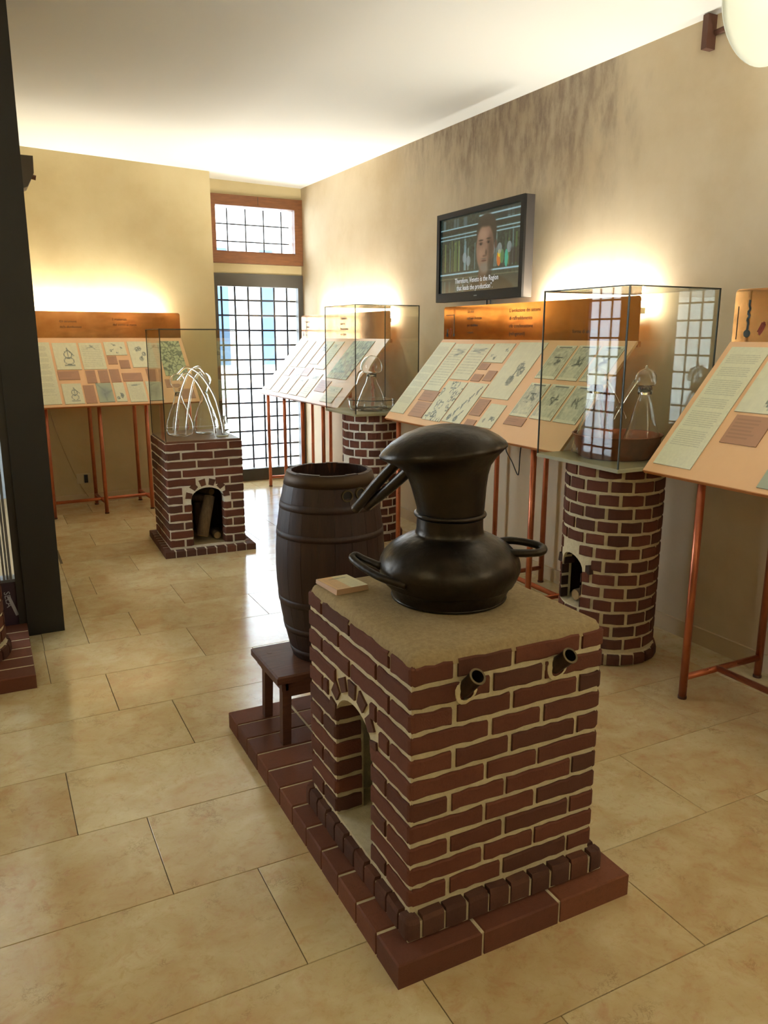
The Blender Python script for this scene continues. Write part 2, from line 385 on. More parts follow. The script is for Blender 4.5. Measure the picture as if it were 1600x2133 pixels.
def art(kind, n, h, seed):
    r = np.random.RandomState(seed); pap = np.array([.87, .86, .74])
    ink = np.array([.32, .36, .34]); img = np.tile(pap, (h, n, 1))*(1+.02*blur(r.randn(h, n), 1)[..., None])
    if kind == 'caption':
        img = np.tile(np.array([.70, .52, .40]), (h, n, 1))
        for y in range(2, h-2, 2): img[y, 2:int(n*r.uniform(.6, .9))] *= .93
    elif kind == 'text':
        y = int(h*.07)
        while y < h*.86:
            ln = r.randint(4, 9)
            for _ in range(ln):
                if y >= h*.86: break
                e = int(n*(r.uniform(.82, .9))); row = pap*(.875+.06*r.rand(e-int(n*.1), 1)); img[y, int(n*.1):e] = row; y += 2
            y += 3
    elif kind == 'page':
        for y in range(int(h*.12), int(h*.92), 2): img[y, int(n*.1):int(n*.9)] *= (.9+.06*r.rand(int(n*.9)-int(n*.1), 1))
        for _ in range(3): seg(img, r.uniform(.2, .5), r.uniform(.1, .25), r.uniform(.5, .8), r.uniform(.1, .25), .02, ink, .35)
    elif kind == 'engraving':
        t = blur(r.rand(h, n), 1); b = (t-t.min())/(np.ptp(t)+1e-6)
        img[2:-2, 2:-2] = (pap*(1-.5*b[..., None])+ink*.5*b[..., None])[2:-2, 2:-2]
        img[int(h*.62):int(h*.93), int(n*.2):int(n*.8)] = img[int(h*.62):int(h*.93), int(n*.2):int(n*.8)]*.5+pap*.5
        for q in range(5): seg(img, r.uniform(.3, .7), r.uniform(.3, .6), r.uniform(.3, .7), r.uniform(.3, .6), .02, (.18, .22, .2), .7)
        seg(img, .2, .06, .8, .06, .02, ink, .8)
        for x in (.07, .93): seg(img, x, .05, x, .95, .012, ink, .7)
    elif kind == 'figure':
        cx = r.uniform(.4, .6); ring(img, cx, .45, .14, .015, ink, .8); ring(img, cx, .68, .18, .015, ink, .7, .7)
        seg(img, cx-.2, .85, cx+.2, .85, .02, ink, .7); seg(img, cx, .2, cx, .5, .02, ink, .6); seg(img, cx, .22, cx+.25, .5, .015, ink, .7)
    elif kind == 'sketch':
        for q in range(4):
            x, y = r.uniform(.2, .8), r.uniform(.15, .85); ring(img, x, y, .06, .02, ink, .6)
            seg(img, x, y, x+r.uniform(-.15, .15), y+r.uniform(-.15, .15), .018, ink, .7)
    elif kind == 'spiral':
        for q in range(8):
            a, b = .82-.07*q, .1+.09*q; seg(img, a, b, a-.05+.1*(q % 2), b+.09, .022, ink, .9)
        ring(img, .24, .88, .045, .03, ink, .9); ring(img, .6, .9, .045, .03, ink, .8); seg(img, .6, .86, .72, .7, .02, ink, .8)
    elif kind == 'ornate':
        for q in range(26): ring(img, r.rand(), r.rand(), r.uniform(.03, .09), .012, ink*.9, .7)
        ring(img, .5, .52, .2, .02, pap, .9)
    elif kind == 'stone':
        pts = r.rand(70, 2); yy, xx = np.mgrid[0:h, 0:n]; d = np.sort(np.array([np.hypot((xx+.5)/n-p[0], ((yy+.5)/h-p[1])*h/n) for p in pts]), 0)
        e = np.clip((d[1]-d[0])/.035, 0, 1)[..., None]; img = np.array([.36, .40, .32])*(1-e)+np.array([.70, .73, .58])*e
    elif kind == 'colour':
        img = np.tile(np.array([.66, .69, .60]), (h, n, 1)); ring(img, .5, .5, .05, .22, np.array([.5, .54, .54]), .6)
        for q in range(3): seg(img, r.rand(), r.rand(), r.rand(), r.rand(), .05, (.45, .5, .46), .4)
    return np.clip(img, 0, 1)
def picture(name, img, o, u, v, w, h, th, m, parent):
    """img laid on a thin card; o = top-left corner, u right, v down (unit vectors)"""
    o, u, v = Vector(o), Vector(u), Vector(v); nrm = u.cross(v); nrm = -nrm
    H, Wd = img.shape[:2]; org = wloc(parent) if parent else Vector((0, 0, 0))
    vs = [tuple(o+u*(w*i/Wd)+v*(h*j/H)+nrm*th-org) for j in range(H+1) for i in range(Wd+1)]
    fs = [(j*(Wd+1)+i, (j+1)*(Wd+1)+i, (j+1)*(Wd+1)+i+1, j*(Wd+1)+i+1) for j in range(H) for i in range(Wd)]
    k = len(vs); c4 = [0, Wd, H*(Wd+1)+Wd, H*(Wd+1)]
    vs += [tuple(Vector(vs[c])-nrm*th) for c in c4]
    edges = [[j for j in range(Wd+1)], [j*(Wd+1)+Wd for j in range(H+1)], [H*(Wd+1)+Wd-j for j in range(Wd+1)], [(H-j)*(Wd+1) for j in range(H+1)]]
    for e, (a, b) in zip(edges, ((0, 1), (1, 2), (2, 3), (3, 0))): fs.append(tuple(e)+(k+b, k+a))
    fs.append((k, k+1, k+2, k+3))
    me = bpy.data.meshes.new(name); me.from_pydata(vs, [], fs); me.update()
    ca = me.color_attributes.new('Col', 'FLOAT_COLOR', 'CORNER'); nl = len(me.loops); arr = np.ones((nl, 4), np.float32)
    arr[:H*Wd*4, :3] = np.repeat(lin(img).reshape(-1, 3), 4, axis=0)
    arr[H*Wd*4:, :3] = lin(img.reshape(-1, 3).mean(0))*.7
    ca.data.foreach_set('color', arr.ravel())
    me.materials.append(M[m]); ob = bpy.data.objects.new(name, me); COL.objects.link(ob)
    if parent: ob.parent = parent; ROOT[ob.name] = org
    return ob

# ================================================================== THE ROOM
WX = 3.07                                    # right wall
def ceil_z(x, y): return 2.90+.012*(y-2.8)-.021*(x-3.0)
def backy(x): return 7.43+.07*x              # face of the back wall (slightly askew)

# floor: grout bed and single stone slabs
fl = struct('floor', G().box(-2.4, -2.7, -.12, 3.6, 8.3, -.004), 'grout', 'polished cream limestone slab floor', 'floor')
rows = [(-.855, .3), (-.46, .05), (-.063, .42), (.333, .2), (.73, .336), (1.127, .107), (1.525, .57), (1.92, .33), (2.315, .124), (2.71, .58), (3.11, .366), (3.508, .137),
        (3.92, .595), (4.305, .22), (4.70, .48), (5.09, .10), (5.48, .36), (5.87, .62), (6.265, .25), (6.66, .5), (7.05, .05), (7.44, .33), (7.83, .6)]
for i, (y0, ph) in enumerate(rows):
    y1 = rows[i+1][0] if i+1 < len(rows) else 8.2
    x = ph-.69*5
    while x < WX-.215:
        xa, xb = max(x, -1.9), min(x+.69, WX-.215)
        lim = .345 if y0 > 3.9 else -9
        if y0 > 4.2 and xb <= .25: x += .69; continue
        if xa < lim: xa = min(lim, xb)
        if xb-xa > .03:
            build('floor_tile', G().box(xa+.0012, y0+.0012, -.03, xb-.0012, y1-.0012, 0, .0008), 'tile', fl)
        x += .69
for y0, y1 in ((3.92, 4.79), (4.79, 5.6), (5.6, 6.4), (6.4, 7.3)):
    for xa, xb in ((.14, .345),) + (((-.35, .14),) if y0 < 4 else ()):
        build('floor_tile', G().box(max(xa, .14 if y0 > 4 else xa)+.0012, y0+.0012, -.03, xb-.0012, (4.16 if xb < .2 else y1)-.0012, 0, .0008), 'tile_pale', fl)

for k in range(12):
    y0 = -.5+k*.70
    build('floor_tile', G().box(WX-.2138, y0+.0012, -.03, WX-.002, min(y0+.70, 7.9)-.0012, 0, .0008), 'tile_pale', fl)

# ceiling (slightly tilted slab), extended over the outside passage to block sky light
cz = [(-2.4, -2.7), (3.3, -2.7), (3.3, 8.3), (-2.4, 8.3)]
g = G(); g.v = [(x, y, ceil_z(x, y)) for x, y in cz]+[(x, y, ceil_z(x, y)+.15) for x, y in cz]
g.f = [tuple(range(4)), tuple(range(4, 8))[::-1]]+[(i, 4+i, 4+(i+1) % 4, (i+1) % 4) for i in range(4)]
struct('ceiling', g, 'ceiling', 'plain white plaster ceiling', 'ceiling')
struct('wall_right', G().box(WX, -2.7, 0, WX+.25, 8.3, 3.2), 'wall', 'long ochre plaster wall with a grey damp stain above the screen', 'wall')
# back wall, left of the door niche, askew
g = G(); g.prism([(.1, backy(.1)), (2.045, backy(2.045)), (2.045, 8.25), (.1, 8.25)], 0, 3.2)
struct('wall_back', g, 'wall2', 'yellow ochre plaster wall left of the barred door', 'wall')
DY = 7.93                                   # plane of the door
g = G()
g.box(2.045, DY, 2.11, WX, DY+.3, 2.205); g.box(2.045, DY-.02, 2.845, WX, DY+.3, 3.2)
struct('wall_niche', g, 'wall2', 'plaster lintel strips above and below the high wooden window', 'wall')
# left wall of the far part, its dark steel end, the glazed partition
WL = .254
g = G(); g.box(.10, 4.3, 0, WL, 4.72, 3.2); g.box(.10, 5.25, 0, WL, 7.42, 3.2); g.box(.10, 4.72, 0, WL, 5.25, .30); g.box(.10, 4.72, 2.1, WL, 5.25, 3.2)
struct('wall_left', g, 'wall2', 'ochre wall with a barred opening behind the black steel jamb', 'wall')
struct('trim_1', G().box(.082, 4.165, 0, WL, 4.3, 3.05), 'steel_black', 'wide black steel jamb from floor to ceiling at left', 'jamb')
g = G(); g.box(.046, 4.19, 0, .082, 4.3, 3.05)
struct('trim_2', g, 'steel', 'narrow dark grey steel frame post beside the black jamb', 'jamb')
g = G(); g.box(-2.4, 4.2, 0, -1.3, 4.3, 3.2); g.box(-1.3, 4.2, 2.5, .046, 4.3, 3.2)
struct('wall_partition', g, 'wall2', 'partition wall around the glazed screen at the left edge', 'wall')
struct('wall_near', G().box(-2.4, -2.7, 0, -2.2, 4.3, 3.2), 'wall2', 'plaster wall left of the viewer', 'wall')
struct('wall_front', G().box(-2.4, -2.95, 0, 3.3, -2.7, 3.2), 'wall2', 'plaster wall behind the viewer', 'wall')
# baseboards
struct('baseboard_right', G().box(WX-.014, -2.7, 0, WX, 7.9, .085), 'skirt', 'low stone skirting along the right wall', 'baseboard')
g = G(); g.prism([(.255, backy(.255)-.014), (2.03, backy(2.03)-.014), (2.03, backy(2.03)), (.255, backy(.255))], 0, .085)
struct('baseboard_back', g, 'skirt', 'low stone skirting under the back wall display stand', 'baseboard')

# glazed screen at the left edge
win = struct('window_1', G().box(-1.28, 4.215, 2.42, .046, 4.285, 2.5), 'steel', 'glazed screen with aluminium profiles at the left edge', 'window')
for xx, w in ((.034, .012), (.018, .010), (.002, .010), (-.62, .03), (-1.28, .03)):
    build('glazing_bar', G().box(xx-w, 4.205, .30, xx, 4.29, 2.42), 'alu', win)
build('window_pane', G().box(-1.28, 4.245, .30, -.01, 4.251, 2.42), 'pane', win)
build('sill_panel', G().box(-1.28, 4.21, 0.02, .046, 4.29, .285), 'purple', win)
build('glazing_bead', G().box(-1.28, 4.20, .285, .046, 4.29, .30), 'alu', win)
build('bottom_rail', G().box(-1.28, 4.20, 0, .046, 4.29, .02), 'steel', win)
for txt, x0, z0, sz in (('I', .022, .10, .16), ('SELA', -.012, .235, .04)):
    g = text_geo(txt, sz, .0006)
    rot = (0, 0, 1) if txt != 'I' else (-.22, 0, .97)
    if txt == 'I': g = place(g, (x0, 4.2095, z0), (.97, 0, .22), (-.3, 0, .95), (0, -1, 0))
    else: g = place(g, (x0, 4.2095, z0), (0.1, 0, -1), (1, 0, .1), (0, -1, 0))
    build('lettering', g, 'letters', win)

# barred windows / door
def grille(parent, axis, plane, a0, a1, z0, z1, da, dz, r, name='grille_bar', pa=0., pz=0.):
    a = a0+pa
    while a < a1-.01:
        p = [(a, plane, z0), (a, plane, z1)] if axis == 'x' else [(plane, a, z0), (plane, a, z1)]
        build(name, G().tube(p, r, 6), 'iron', parent); a += da
    z = z0+pz
    while z < z1-.01:
        p = [(a0, plane+.012, z), (a1, plane+.012, z)] if axis == 'x' else [(plane-.012, a0, z), (plane-.012, a1, z)]
        build(name, G().tube(p, r, 6), 'iron', parent); z += dz
door = struct('door_1', G().box(2.05, DY-.03, 1.985, WX-.002, DY+.05, 2.11), 'door_steel', 'dark steel glazed door behind an iron grille in the far corner', 'door')
build('door_stile', G().box(2.05, DY-.03, 0, 2.165, DY+.05, 1.985), 'door_steel', door)
build('door_stile', G().box(3.015, DY-.03, 0, WX-.002, DY+.05, 1.985), 'door_steel', door)
build('bottom_rail', G().box(2.165, DY-.03, 0, 3.015, DY+.05, .125), 'door_steel', door)
build('door_pane', G().box(2.165, DY+.0, .125, 3.015, DY+.006, 1.985), 'pane', door)
grille(door, 'x', DY+.06, 2.165, 3.02, .125, 1.99, .139, .149, .0105, pa=.06, pz=.09)
w2 = struct('window_2', G().box(2.05, DY-.05, 2.745, WX-.002, DY+.05, 2.845), 'frame_wood', 'high wooden framed window with a wire grid over the door', 'window')
build('bottom_rail', G().box(2.05, DY-.05, 2.205, WX-.002, DY+.05, 2.31), 'frame_wood', w2)
build('side_rail', G().box(2.05, DY-.05, 2.31, 2.17, DY+.05, 2.745), 'frame_wood', w2)
build('side_rail', G().box(2.985, DY-.05, 2.31, WX-.002, DY+.05, 2.745), 'frame_wood', w2)
build('glazing_bead', G().box(2.17, DY-.04, 2.31, 2.985, DY, 2.322), 'frame_wood', w2)
build('window_pane', G().box(2.17, DY+.0, 2.31, 2.985, DY+.006, 2.745), 'pane', w2)
grille(w2, 'x', DY+.12, 2.17, 2.985, 2.31, 2.745, .19, .165, .0075, pa=.16, pz=.12)
build('lintel_joint', G().box(2.60, DY-.052, 2.76, 2.604, DY-.049, 2.84), 'black_pl', w2)
w3 = struct('window_3', G().box(.10, 4.72, .30, .16, 5.25, .34), 'door_steel', 'barred opening in the left wall, seen as a reflection in the glass case', 'window')
build('window_pane', G().box(.15, 4.72, .34, .156, 5.25, 2.1), 'pane', w3)
grille(w3, 'y', .125, 4.72, 5.25, .34, 2.1, .14, .15, .009, pa=.09, pz=.1)

# street outside
struct('ground_outside', G().box(-9, 8.35, -.3, 14, 40, -.05), 'ext_ground', 'bright pale paving outside the door', 'ground')
struct('ground_courtyard', G().box(-9, 4.32, -.3, -.25, 8.35, -.06), 'ext_ground', 'bright paving outside the left wall', 'ground')
struct('wall_added_dark', G().box(-2.4, 8.05, -.06, .1, 8.3, 3.1), 'added_wall', 'added grey wall outside the glazed screen, darkening the view through it', 'wall')  # added so that less brightness comes through the left screen
bl = thing('street_building', 'pale overexposed building with blue grey shutters outside the barred door', 'building', (3.5, 15, -.05))
build('facade', G().box(-1, 15, .9, 12, 16, 9), 'ext_wall', bl)
build('plinth_wall', G().box(-1, 14.9, -.05, 12, 16, .9), 'ext_wall', bl)
for i in range(3): build('step', G().box(-1, 13.6+.4*i, -.05, 12, 14.9, .13+.15*i), 'ext_ground', bl)
for x0, w in ((3.35, .24), (3.75, .22), (4.1, .2), (4.95, .25), (5.6, .3), (6.6, .3)):
    build('shutter', G().box(x0, 14.94, .95, x0+w, 15, 3.1), 'ext_shut', bl)

# ------------------------------------------------------------------ lamps
def disc_lamp(c, wall, label, r=.2, power=1.):
    """wall lamp: plate, arm and a round frosted glass dish parallel to the wall, the bulb behind it"""
    t = thing('wall_lamp', label, 'lamp', wall)
    c = Vector(c); w = Vector(wall)
    n = Vector((1, 0, 0)) if abs(c.x-w.x) > abs(c.y-w.y) and abs(w.x) > 2 else Vector((0, 1, 0))
    n = n*(1 if (w-c).dot(n) > 0 else -1)          # towards the wall
    s_ = n.cross(Vector((0, 0, 1)))
    g = G(); g.obox(w-s_*.055-Vector((0, 0, .07)), s_*.11, -n*.03, (0, 0, .14)); build('wall_plate', g, 'rust', t)
    build('arm', G().tube([w-n*.02, w-n*.09+(c-w)*.1, c+n*.10, c+n*.02], .013, 8), 'rust', t)
    prof = [(r*q, -.045*math.cos(q*PI/2)) for q in np.linspace(.01, 1, 12)]
    prof += [(r*q, -.045*math.cos(q*PI/2)+.008) for q in np.linspace(.99, .01, 12)]
    g = G().lathe((0, 0, 0), prof, 48, True)
    build('lamp_shade', place(g, c, s_, (0, 0, 1), n), 'bowl', t, True)
    b = c+n*.11
    build('bulb', G().lathe(b, [(.001, -.03), (.02, -.02), (.03, .0), (.02, .022), (.001, .03)], 12), emit('bulb_glow', (1, .95, .8, 1), 12*power), t, True)
    ld = bpy.data.lights.new('bulb_light', 'POINT'); ld.energy = LAMP_W*power; ld.color = (1.0, .985, .86); ld.shadow_soft_size = .05
    lo = bpy.data.objects.new('bulb_light', ld); COL.objects.link(lo); lo.parent = t; lo.location = b+Vector((0, 0, .07))-w
disc_lamp((2.62, 2.17, 2.655), (WX, 2.80, 2.825), 'round white frosted glass wall lamp cut off at the top right corner', .196, .07)
disc_lamp((2.62, -1.2, 2.5), (WX, -1.2, 2.5), 'added unseen round frosted fill lamp on the right wall behind the viewer')  # this and the next two: unseen lamps added to brighten the foreground
disc_lamp((-1.75, .6, 2.5), (-2.2, .6, 2.5), 'added unseen round frosted fill lamp on the left wall beside the viewer')
disc_lamp((.3, -2.25, 2.5), (.3, -2.7, 2.5), 'added unseen round frosted fill lamp on the wall behind the viewer')

# ------------------------------------------------------------------ brickwork
class Path:
    """plan line with outward normals; bricks are laid along it"""
    def __init__(s, pts, closed=False, rad=.012):
        P_ = [Vector(p).to_2d() for p in pts]; n = len(P_); q = []
        for i, p in enumerate(P_):
            if not closed and i in (0, n-1): q.append((p, None)); continue
            a, b = P_[i-1], P_[(i+1) % n]; da, db = (a-p).normalized(), (b-p).normalized()
            for k in range(4):
                t = k/3; q.append(((p+da*rad)*(1-t)**2+p*2*t*(1-t)+(p+db*rad)*t*t, None))
        s.p = [x[0] for x in q]
        if closed: s.p.append(s.p[0].copy())
        s.s = [0.]
        for a, b in zip(s.p, s.p[1:]): s.s.append(s.s[-1]+(b-a).length)
        s.len = s.s[-1]; s.closed = closed
    def at(s, d):
        if s.closed: d %= s.len
        d = min(max(d, 0), s.len-1e-9)
        i = max(k for k in range(len(s.s)-1) if s.s[k] <= d+1e-12)
        t = (d-s.s[i])/max(1e-9, s.s[i+1]-s.s[i]); a, b = s.p[i], s.p[i+1]; tg = (b-a).normalized()
        return a.lerp(b, t), Vector((tg.y, -tg.x))
    def nodes(s, d0, d1):
        o = []
        for sh in ((0, s.len) if s.closed else (0,)):
            o += [x+sh for x in s.s if d0+.004 < x+sh < d1-.004]
        return sorted(o)
class Circ(Path):
    def __init__(s, c, r): s.c = Vector(c); s.r = r; s.len = 2*PI*r; s.closed = True
    def at(s, d):
        a = -d/s.r+PI                     # clockwise seen from above, starting at -X
        a = d/s.r+PI
        n = Vector((math.cos(a), math.sin(a))); return s.c+n*s.r, n
    def nodes(s, d0, d1): return []
def lay(path, d0, d1, z0, z1, m, parent, proud=.007, step=.022, jit=.0024, name='brick', xf=None, top=.004, inner=-.006):
    ks = [d0+(d1-d0)*i/max(1, int((d1-d0)/step)) for i in range(max(1, int((d1-d0)/step))+1)]
    ks = sorted(set([round(x, 5) for x in ks+path.nodes(d0, d1)])); g = G(); n = len(ks)
    e0 = rnd.uniform(-.003, .003); 
    for i, d in enumerate(ks):
        jt, jb = rnd.uniform(-jit, jit), rnd.uniform(-jit, jit)
        dd = d+(rnd.uniform(-.0015, .0015) if i in (0, n-1) else 0)
        p, nn = path.at(dd)
        for off, z in ((inner, z0+jb), (proud*.55, z0+jb), (proud, z0+jb+.004), (proud, z1+jt-top), (proud*.55, z1+jt), (inner, z1+jt)):
            g.v.append((p.x+nn.x*off, p.y+nn.y*off, z))
    for i in range(n-1):
        for k in range(6):
            k2 = (k+1) % 6; g.f.append((i*6+k, i*6+k2, (i+1)*6+k2, (i+1)*6+k))
    g.f += [tuple(range(6))[::-1], tuple((n-1)*6+k for k in range(6))]
    return build(name, g, m, parent, xf=xf)
def course(path, z0, z1, joints, gap, m, parent, skip=None, **kw):
    """joints: sorted distances; a brick between each neighbouring pair (wraps if closed)"""
    js = list(joints)
    if path.closed: js.append(js[0]+path.len)
    for a, b in zip(js, js[1:]):
        a, b = a+gap/2, b-gap/2
        if skip:
            s0, s1 = skip; out = []
            for sh in (-path.len, 0, path.len):
                pass
            segs = [(a, b)]
            for sh in ((-path.len, 0, path.len) if path.closed else (0,)):
                q0, q1 = s0+sh, s1+sh; ns = []
                for u, v in segs:
                    if v <= q0 or u >= q1: ns.append((u, v)); continue
                    if u < q0: ns.append((u, q0))
                    if v > q1: ns.append((q1, v))
                segs = ns
            for u, v in segs:
                if v-u > .018: lay(path, u, v, z0, z1, m, parent, **kw)
        elif b-a > .012: lay(path, a, b, z0, z1, m, parent, **kw)
def voussoir(parent, m, o, u, v, nrm, a, r0, r1, w, depth, xf=None):
    """wedge brick of an arch: o arch centre, u/v in the face plane, nrm out of the face"""
    o, u, v, nrm = map(Vector, (o, u, v, nrm)); g = G(); 
    rd = u*math.cos(a)+v*math.sin(a); tg = -u*math.sin(a)+v*math.cos(a)
    vs = []
    for dn in (-depth, .006):
        for r, ww in ((r0, w*.42), (r1, w*.55)):
            for s_ in (-1, 1): vs.append(o+rd*r+tg*(s_*ww)+nrm*dn)
    g.add(vs, [(0, 1, 3, 2), (4, 6, 7, 5), (0, 4, 5, 1), (2, 3, 7, 6), (0, 2, 6, 4), (1, 5, 7, 3)])
    return build('arch_brick', g, m, parent, xf=xf)

# ================================================================== 1. the still on its brick plinth
# plinth of terracotta pavers
pln = thing('brick_plinth', 'low terracotta brick plinth under the foreground furnace and the stool', 'plinth', (1.09, 2.06, 0))
PX0, PX1, PY0, PY1, PZ = .73, 1.445, 1.355, 2.77, .065
build('mortar_bed', G().box(PX0+.004, PY0+.004, 0, PX1-.004, PY1-.004, PZ-.004), 'mortar', pln)
ny = 12; ly = (PY1-PY0)/ny
for j in range(ny):
    nx = 3; lx = (PX1-PX0)/nx
    for i in range(nx):
        x0, y0 = PX0+i*lx, PY0+j*ly
        build('brick', G().box(x0+(.0 if i == 0 else .004), y0+(0 if j == 0 else .0035), 0, x0+lx-(0 if i == nx-1 else .004), y0+ly-(0 if j == ny-1 else .0035), PZ+rnd.uniform(-.001, .001), .004), 'brick_terra', pln)

# furnace
FX0, FX1, FY0, FY1, FT = .80, 1.358, 1.43, 2.05, .792
fur = thing('brick_furnace', 'large rectangular brick furnace with arched opening in the foreground', 'furnace', (1.08, 1.74, PZ))
core = build('mortar_core', G().box(FX0, FY0, PZ+.0015, FX1, FY1, FT-.03), 'mortar', fur)
def arch_cut(y0, y1, z0, zs, rise, x0, x1, n=16):
    c = (y0+y1)/2; hw = (y1-y0)/2
    poly = [(y0, z0), (y1, z0)]+[(c+hw*math.cos(a), zs+rise*math.sin(a)) for a in np.linspace(0, PI, n)]
    g = G(); k = len(poly); g.v = [(x0, y, z) for y, z in poly]+[(x1, y, z) for y, z in poly]
    g.f = [tuple(range(k)), tuple(range(k, 2*k))[::-1]]+[(i, k+i, k+(i+1) % k, (i+1) % k) for i in range(k)]; return g
boolean(core, [build('cut', arch_cut(1.634, 1.868, .137, .45, .085, .7, .9), 'mortar'), build('cut', G().box(.885, 1.53, .137, 1.25, 1.95, .60), 'mortar')])
# sandy cement top with rounded edges
g = G(); prof = [(0, 0), (.004, .010), (.006, .018), (.010, .026), (.02, .031), (.04, .0325)]
rr = []
for d, z in prof:
    rr.append([(FX0-.006+d, FY0-.006+d), (FX1+.006-d, FY0-.006+d), (FX1+.006-d, FY1+.006-d), (FX0-.006+d, FY1+.006-d)])
for (d, z), q in zip(prof, rr):
    cr = .022
    for (x, y), (sx, sy) in zip(q, ((1, 1), (-1, 1), (-1, -1), (1, -1))):
        a0 = {(1, 1): PI, (-1, 1): 1.5*PI, (-1, -1): 0, (1, -1): .5*PI}[(sx, sy)]
        for k in range(5):
            a = a0+k*PI/8; w = rnd.uniform(-.001, .001)
            g.v.append((x+sx*cr+math.cos(a)*(cr+w), y+sy*cr+math.sin(a)*(cr+w), FT-.0325+z))
nn = 20
for i in range(len(prof)-1):
    for k in range(nn): g.f.append((i*nn+k, i*nn+(k+1) % nn, (i+1)*nn+(k+1) % nn, (i+1)*nn+k))
g.f += [tuple(range(nn))[::-1], tuple((len(prof)-1)*nn+k for k in range(nn))]
smooth_by_angle(build('cement_top', g, 'cement', fur), 60)
per = Path([(FX0, FY1), (FX0, FY0), (FX1, FY0), (FX1, FY1)], True, .006)      # starts on the left face at its far end
LF = FY1-FY0; WF = FX1-FX0
c0 = None
def s_of(x, y):    # distance along the perimeter of the point on it
    best = min(range(2400), key=lambda k: (per.at(per.len*k/2400)[0]-Vector((x, y))).length); return per.len*best/2400
sc_ = s_of(FX0, FY0)              # the near corner
rows_n = 11; rh = (FT-.024-.132)/rows_n
JA = [sc_-.52, sc_-.33, sc_-.10, sc_+.112, sc_+.275, sc_+.485]
JB = [sc_-.40, sc_-.17, sc_+.215, sc_+.372, sc_+WF+.10]
back = lambda off: [sc_+WF+.16+off, sc_+WF+.38+off, sc_+WF+.60+off, sc_+WF+.82+off, sc_+WF+1.0+off]
tun = Path([(.883, 1.634), (FX0, 1.634), (FX0, FY0), (FX1, FY0), (FX1, FY1), (FX0, FY1), (FX0, 1.868), (.883, 1.868)], False, .006)
o1 = .083; tc = o1+(1.634-FY0)-.012    # near corner on the tunnel path (roughly, corners are rounded)
for k in range(rows_n):
    z1 = FT-.024-k*rh; z0 = z1-rh+.0135
    A = k % 2 == 0
    mt = 'brick'
    if k < 3:       # above the arch: closed rings
        js = sorted(x % per.len for x in ((JA+back(0)) if A else (JB+back(.11))))
        course(per, z0, z1, js, .0145, mt, fur)
    elif k < 5:     # beside the crown: the arch bricks interrupt the course
        js = sorted(x % per.len for x in ((JA+back(0)) if A else (JB+back(.11))))
        hw = .112 if k == 3 else .165
        sm = s_of(FX0, 1.751); course(per, z0, z1, js, .0145, mt, fur, skip=(sm-hw, sm+hw))
    else:           # pierced by the opening: bricks turn the corner into it
        e = tun.len
        if A: js = [0, o1+.085, tc+.112, tc+.275, tc+.485, tc+WF+.17, tc+WF+.40, tc+WF+.60, tc+WF+LF+.2, tc+WF+LF+.4, e-o1-.085, e]
        else: js = [0, tc+.215, tc+.372, tc+WF+.09, tc+WF+.3, tc+WF+.5, tc+WF+LF+.1, tc+WF+LF+.3, tc+WF+LF+.52, e]
        js = sorted(js); course(tun, z0, z1, js, .0135, mt, fur)
for i, a in enumerate(np.linspace(math.radians(6), math.radians(174), 7)):
    voussoir(fur, 'brick_dark', (FX0, 1.751, .458), (0, -1, 0), (0, 0, 1), (-1, 0, 0), a, .098+.015*abs(math.cos(a)), .142+.008*abs(math.cos(a)), .043, .07)
# base course of small upright bricks
skp = Path([(FX0-.012, FY1+.016), (FX0-.012, FY0-.018), (FX1+.026, FY0-.018), (FX1+.026, FY1+.016)], True, .008)
build('mortar_footing', G().box(FX0-.0165, FY0-.0225, PZ+.0015, FX1+.0305, FY1+.0205, .116), 'mortar', fur)
ns = int(skp.len/.0645)
for k in range(ns):
    d = (k+.5)*skp.len/ns+.0
    lay(skp, d+.005, d+skp.len/ns-.004, PZ+.003, .128+rnd.uniform(-.002, .002), 'brick_dark', fur, proud=.010, step=.02, top=.012, inner=-.018)
build('opening_floor', G().box(FX0+.002, 1.60, .128, 1.25, 1.90, .1368), 'cement', fur)
# two iron pipes through the front
for (p, q) in (((.941, 1.434, .683), (.944, 1.382, .737)), ((1.211, 1.434, .689), (1.214, 1.382, .737))):
    p, q = Vector(p), Vector(q); d = (q-p).normalized()
    a = d.cross(Vector((0, 0, 1))).normalized(); b = a.cross(d)
    prof = [(.0185, -.05), (.0185, (q-p).length), (.0205, (q-p).length), (.0205, (q-p).length+.004), (.0155, (q-p).length+.004), (.0155, .012), (.0005, .010)]
    g = place(G().lathe((0, 0, 0), prof, 20), p, a, b, d)
    pp = build('pipe', g, 'pipe', fur, True); smooth_by_angle(pp, 40)
    build('pipe_mouth', place(G().lathe((0, 0, 0), [(.0156, -.001), (.0206, -.001), (.0206, .0015), (.0156, .0015)], 20, True), q+d*.003, a, b, d), 'brass', fur)
    g = G(); # mortar collar
    for i, (r_, h_) in enumerate(((.034, -.004), (.030, .009), (.0195, .012))):
        for k in range(16):
            an = 2*PI*k/16; w = 1+.08*math.sin(3*an+i); g.v.append((p.x+r_*w*math.cos(an), FY0-h_, p.z+r_*w*.95*math.sin(an)))
    g.f = [(i*16+k, i*16+(k+1) % 16, (i+1)*16+(k+1) % 16, (i+1)*16+k) for i in range(2) for k in range(16)]
    build('mortar_collar', g, 'mortar', fur)

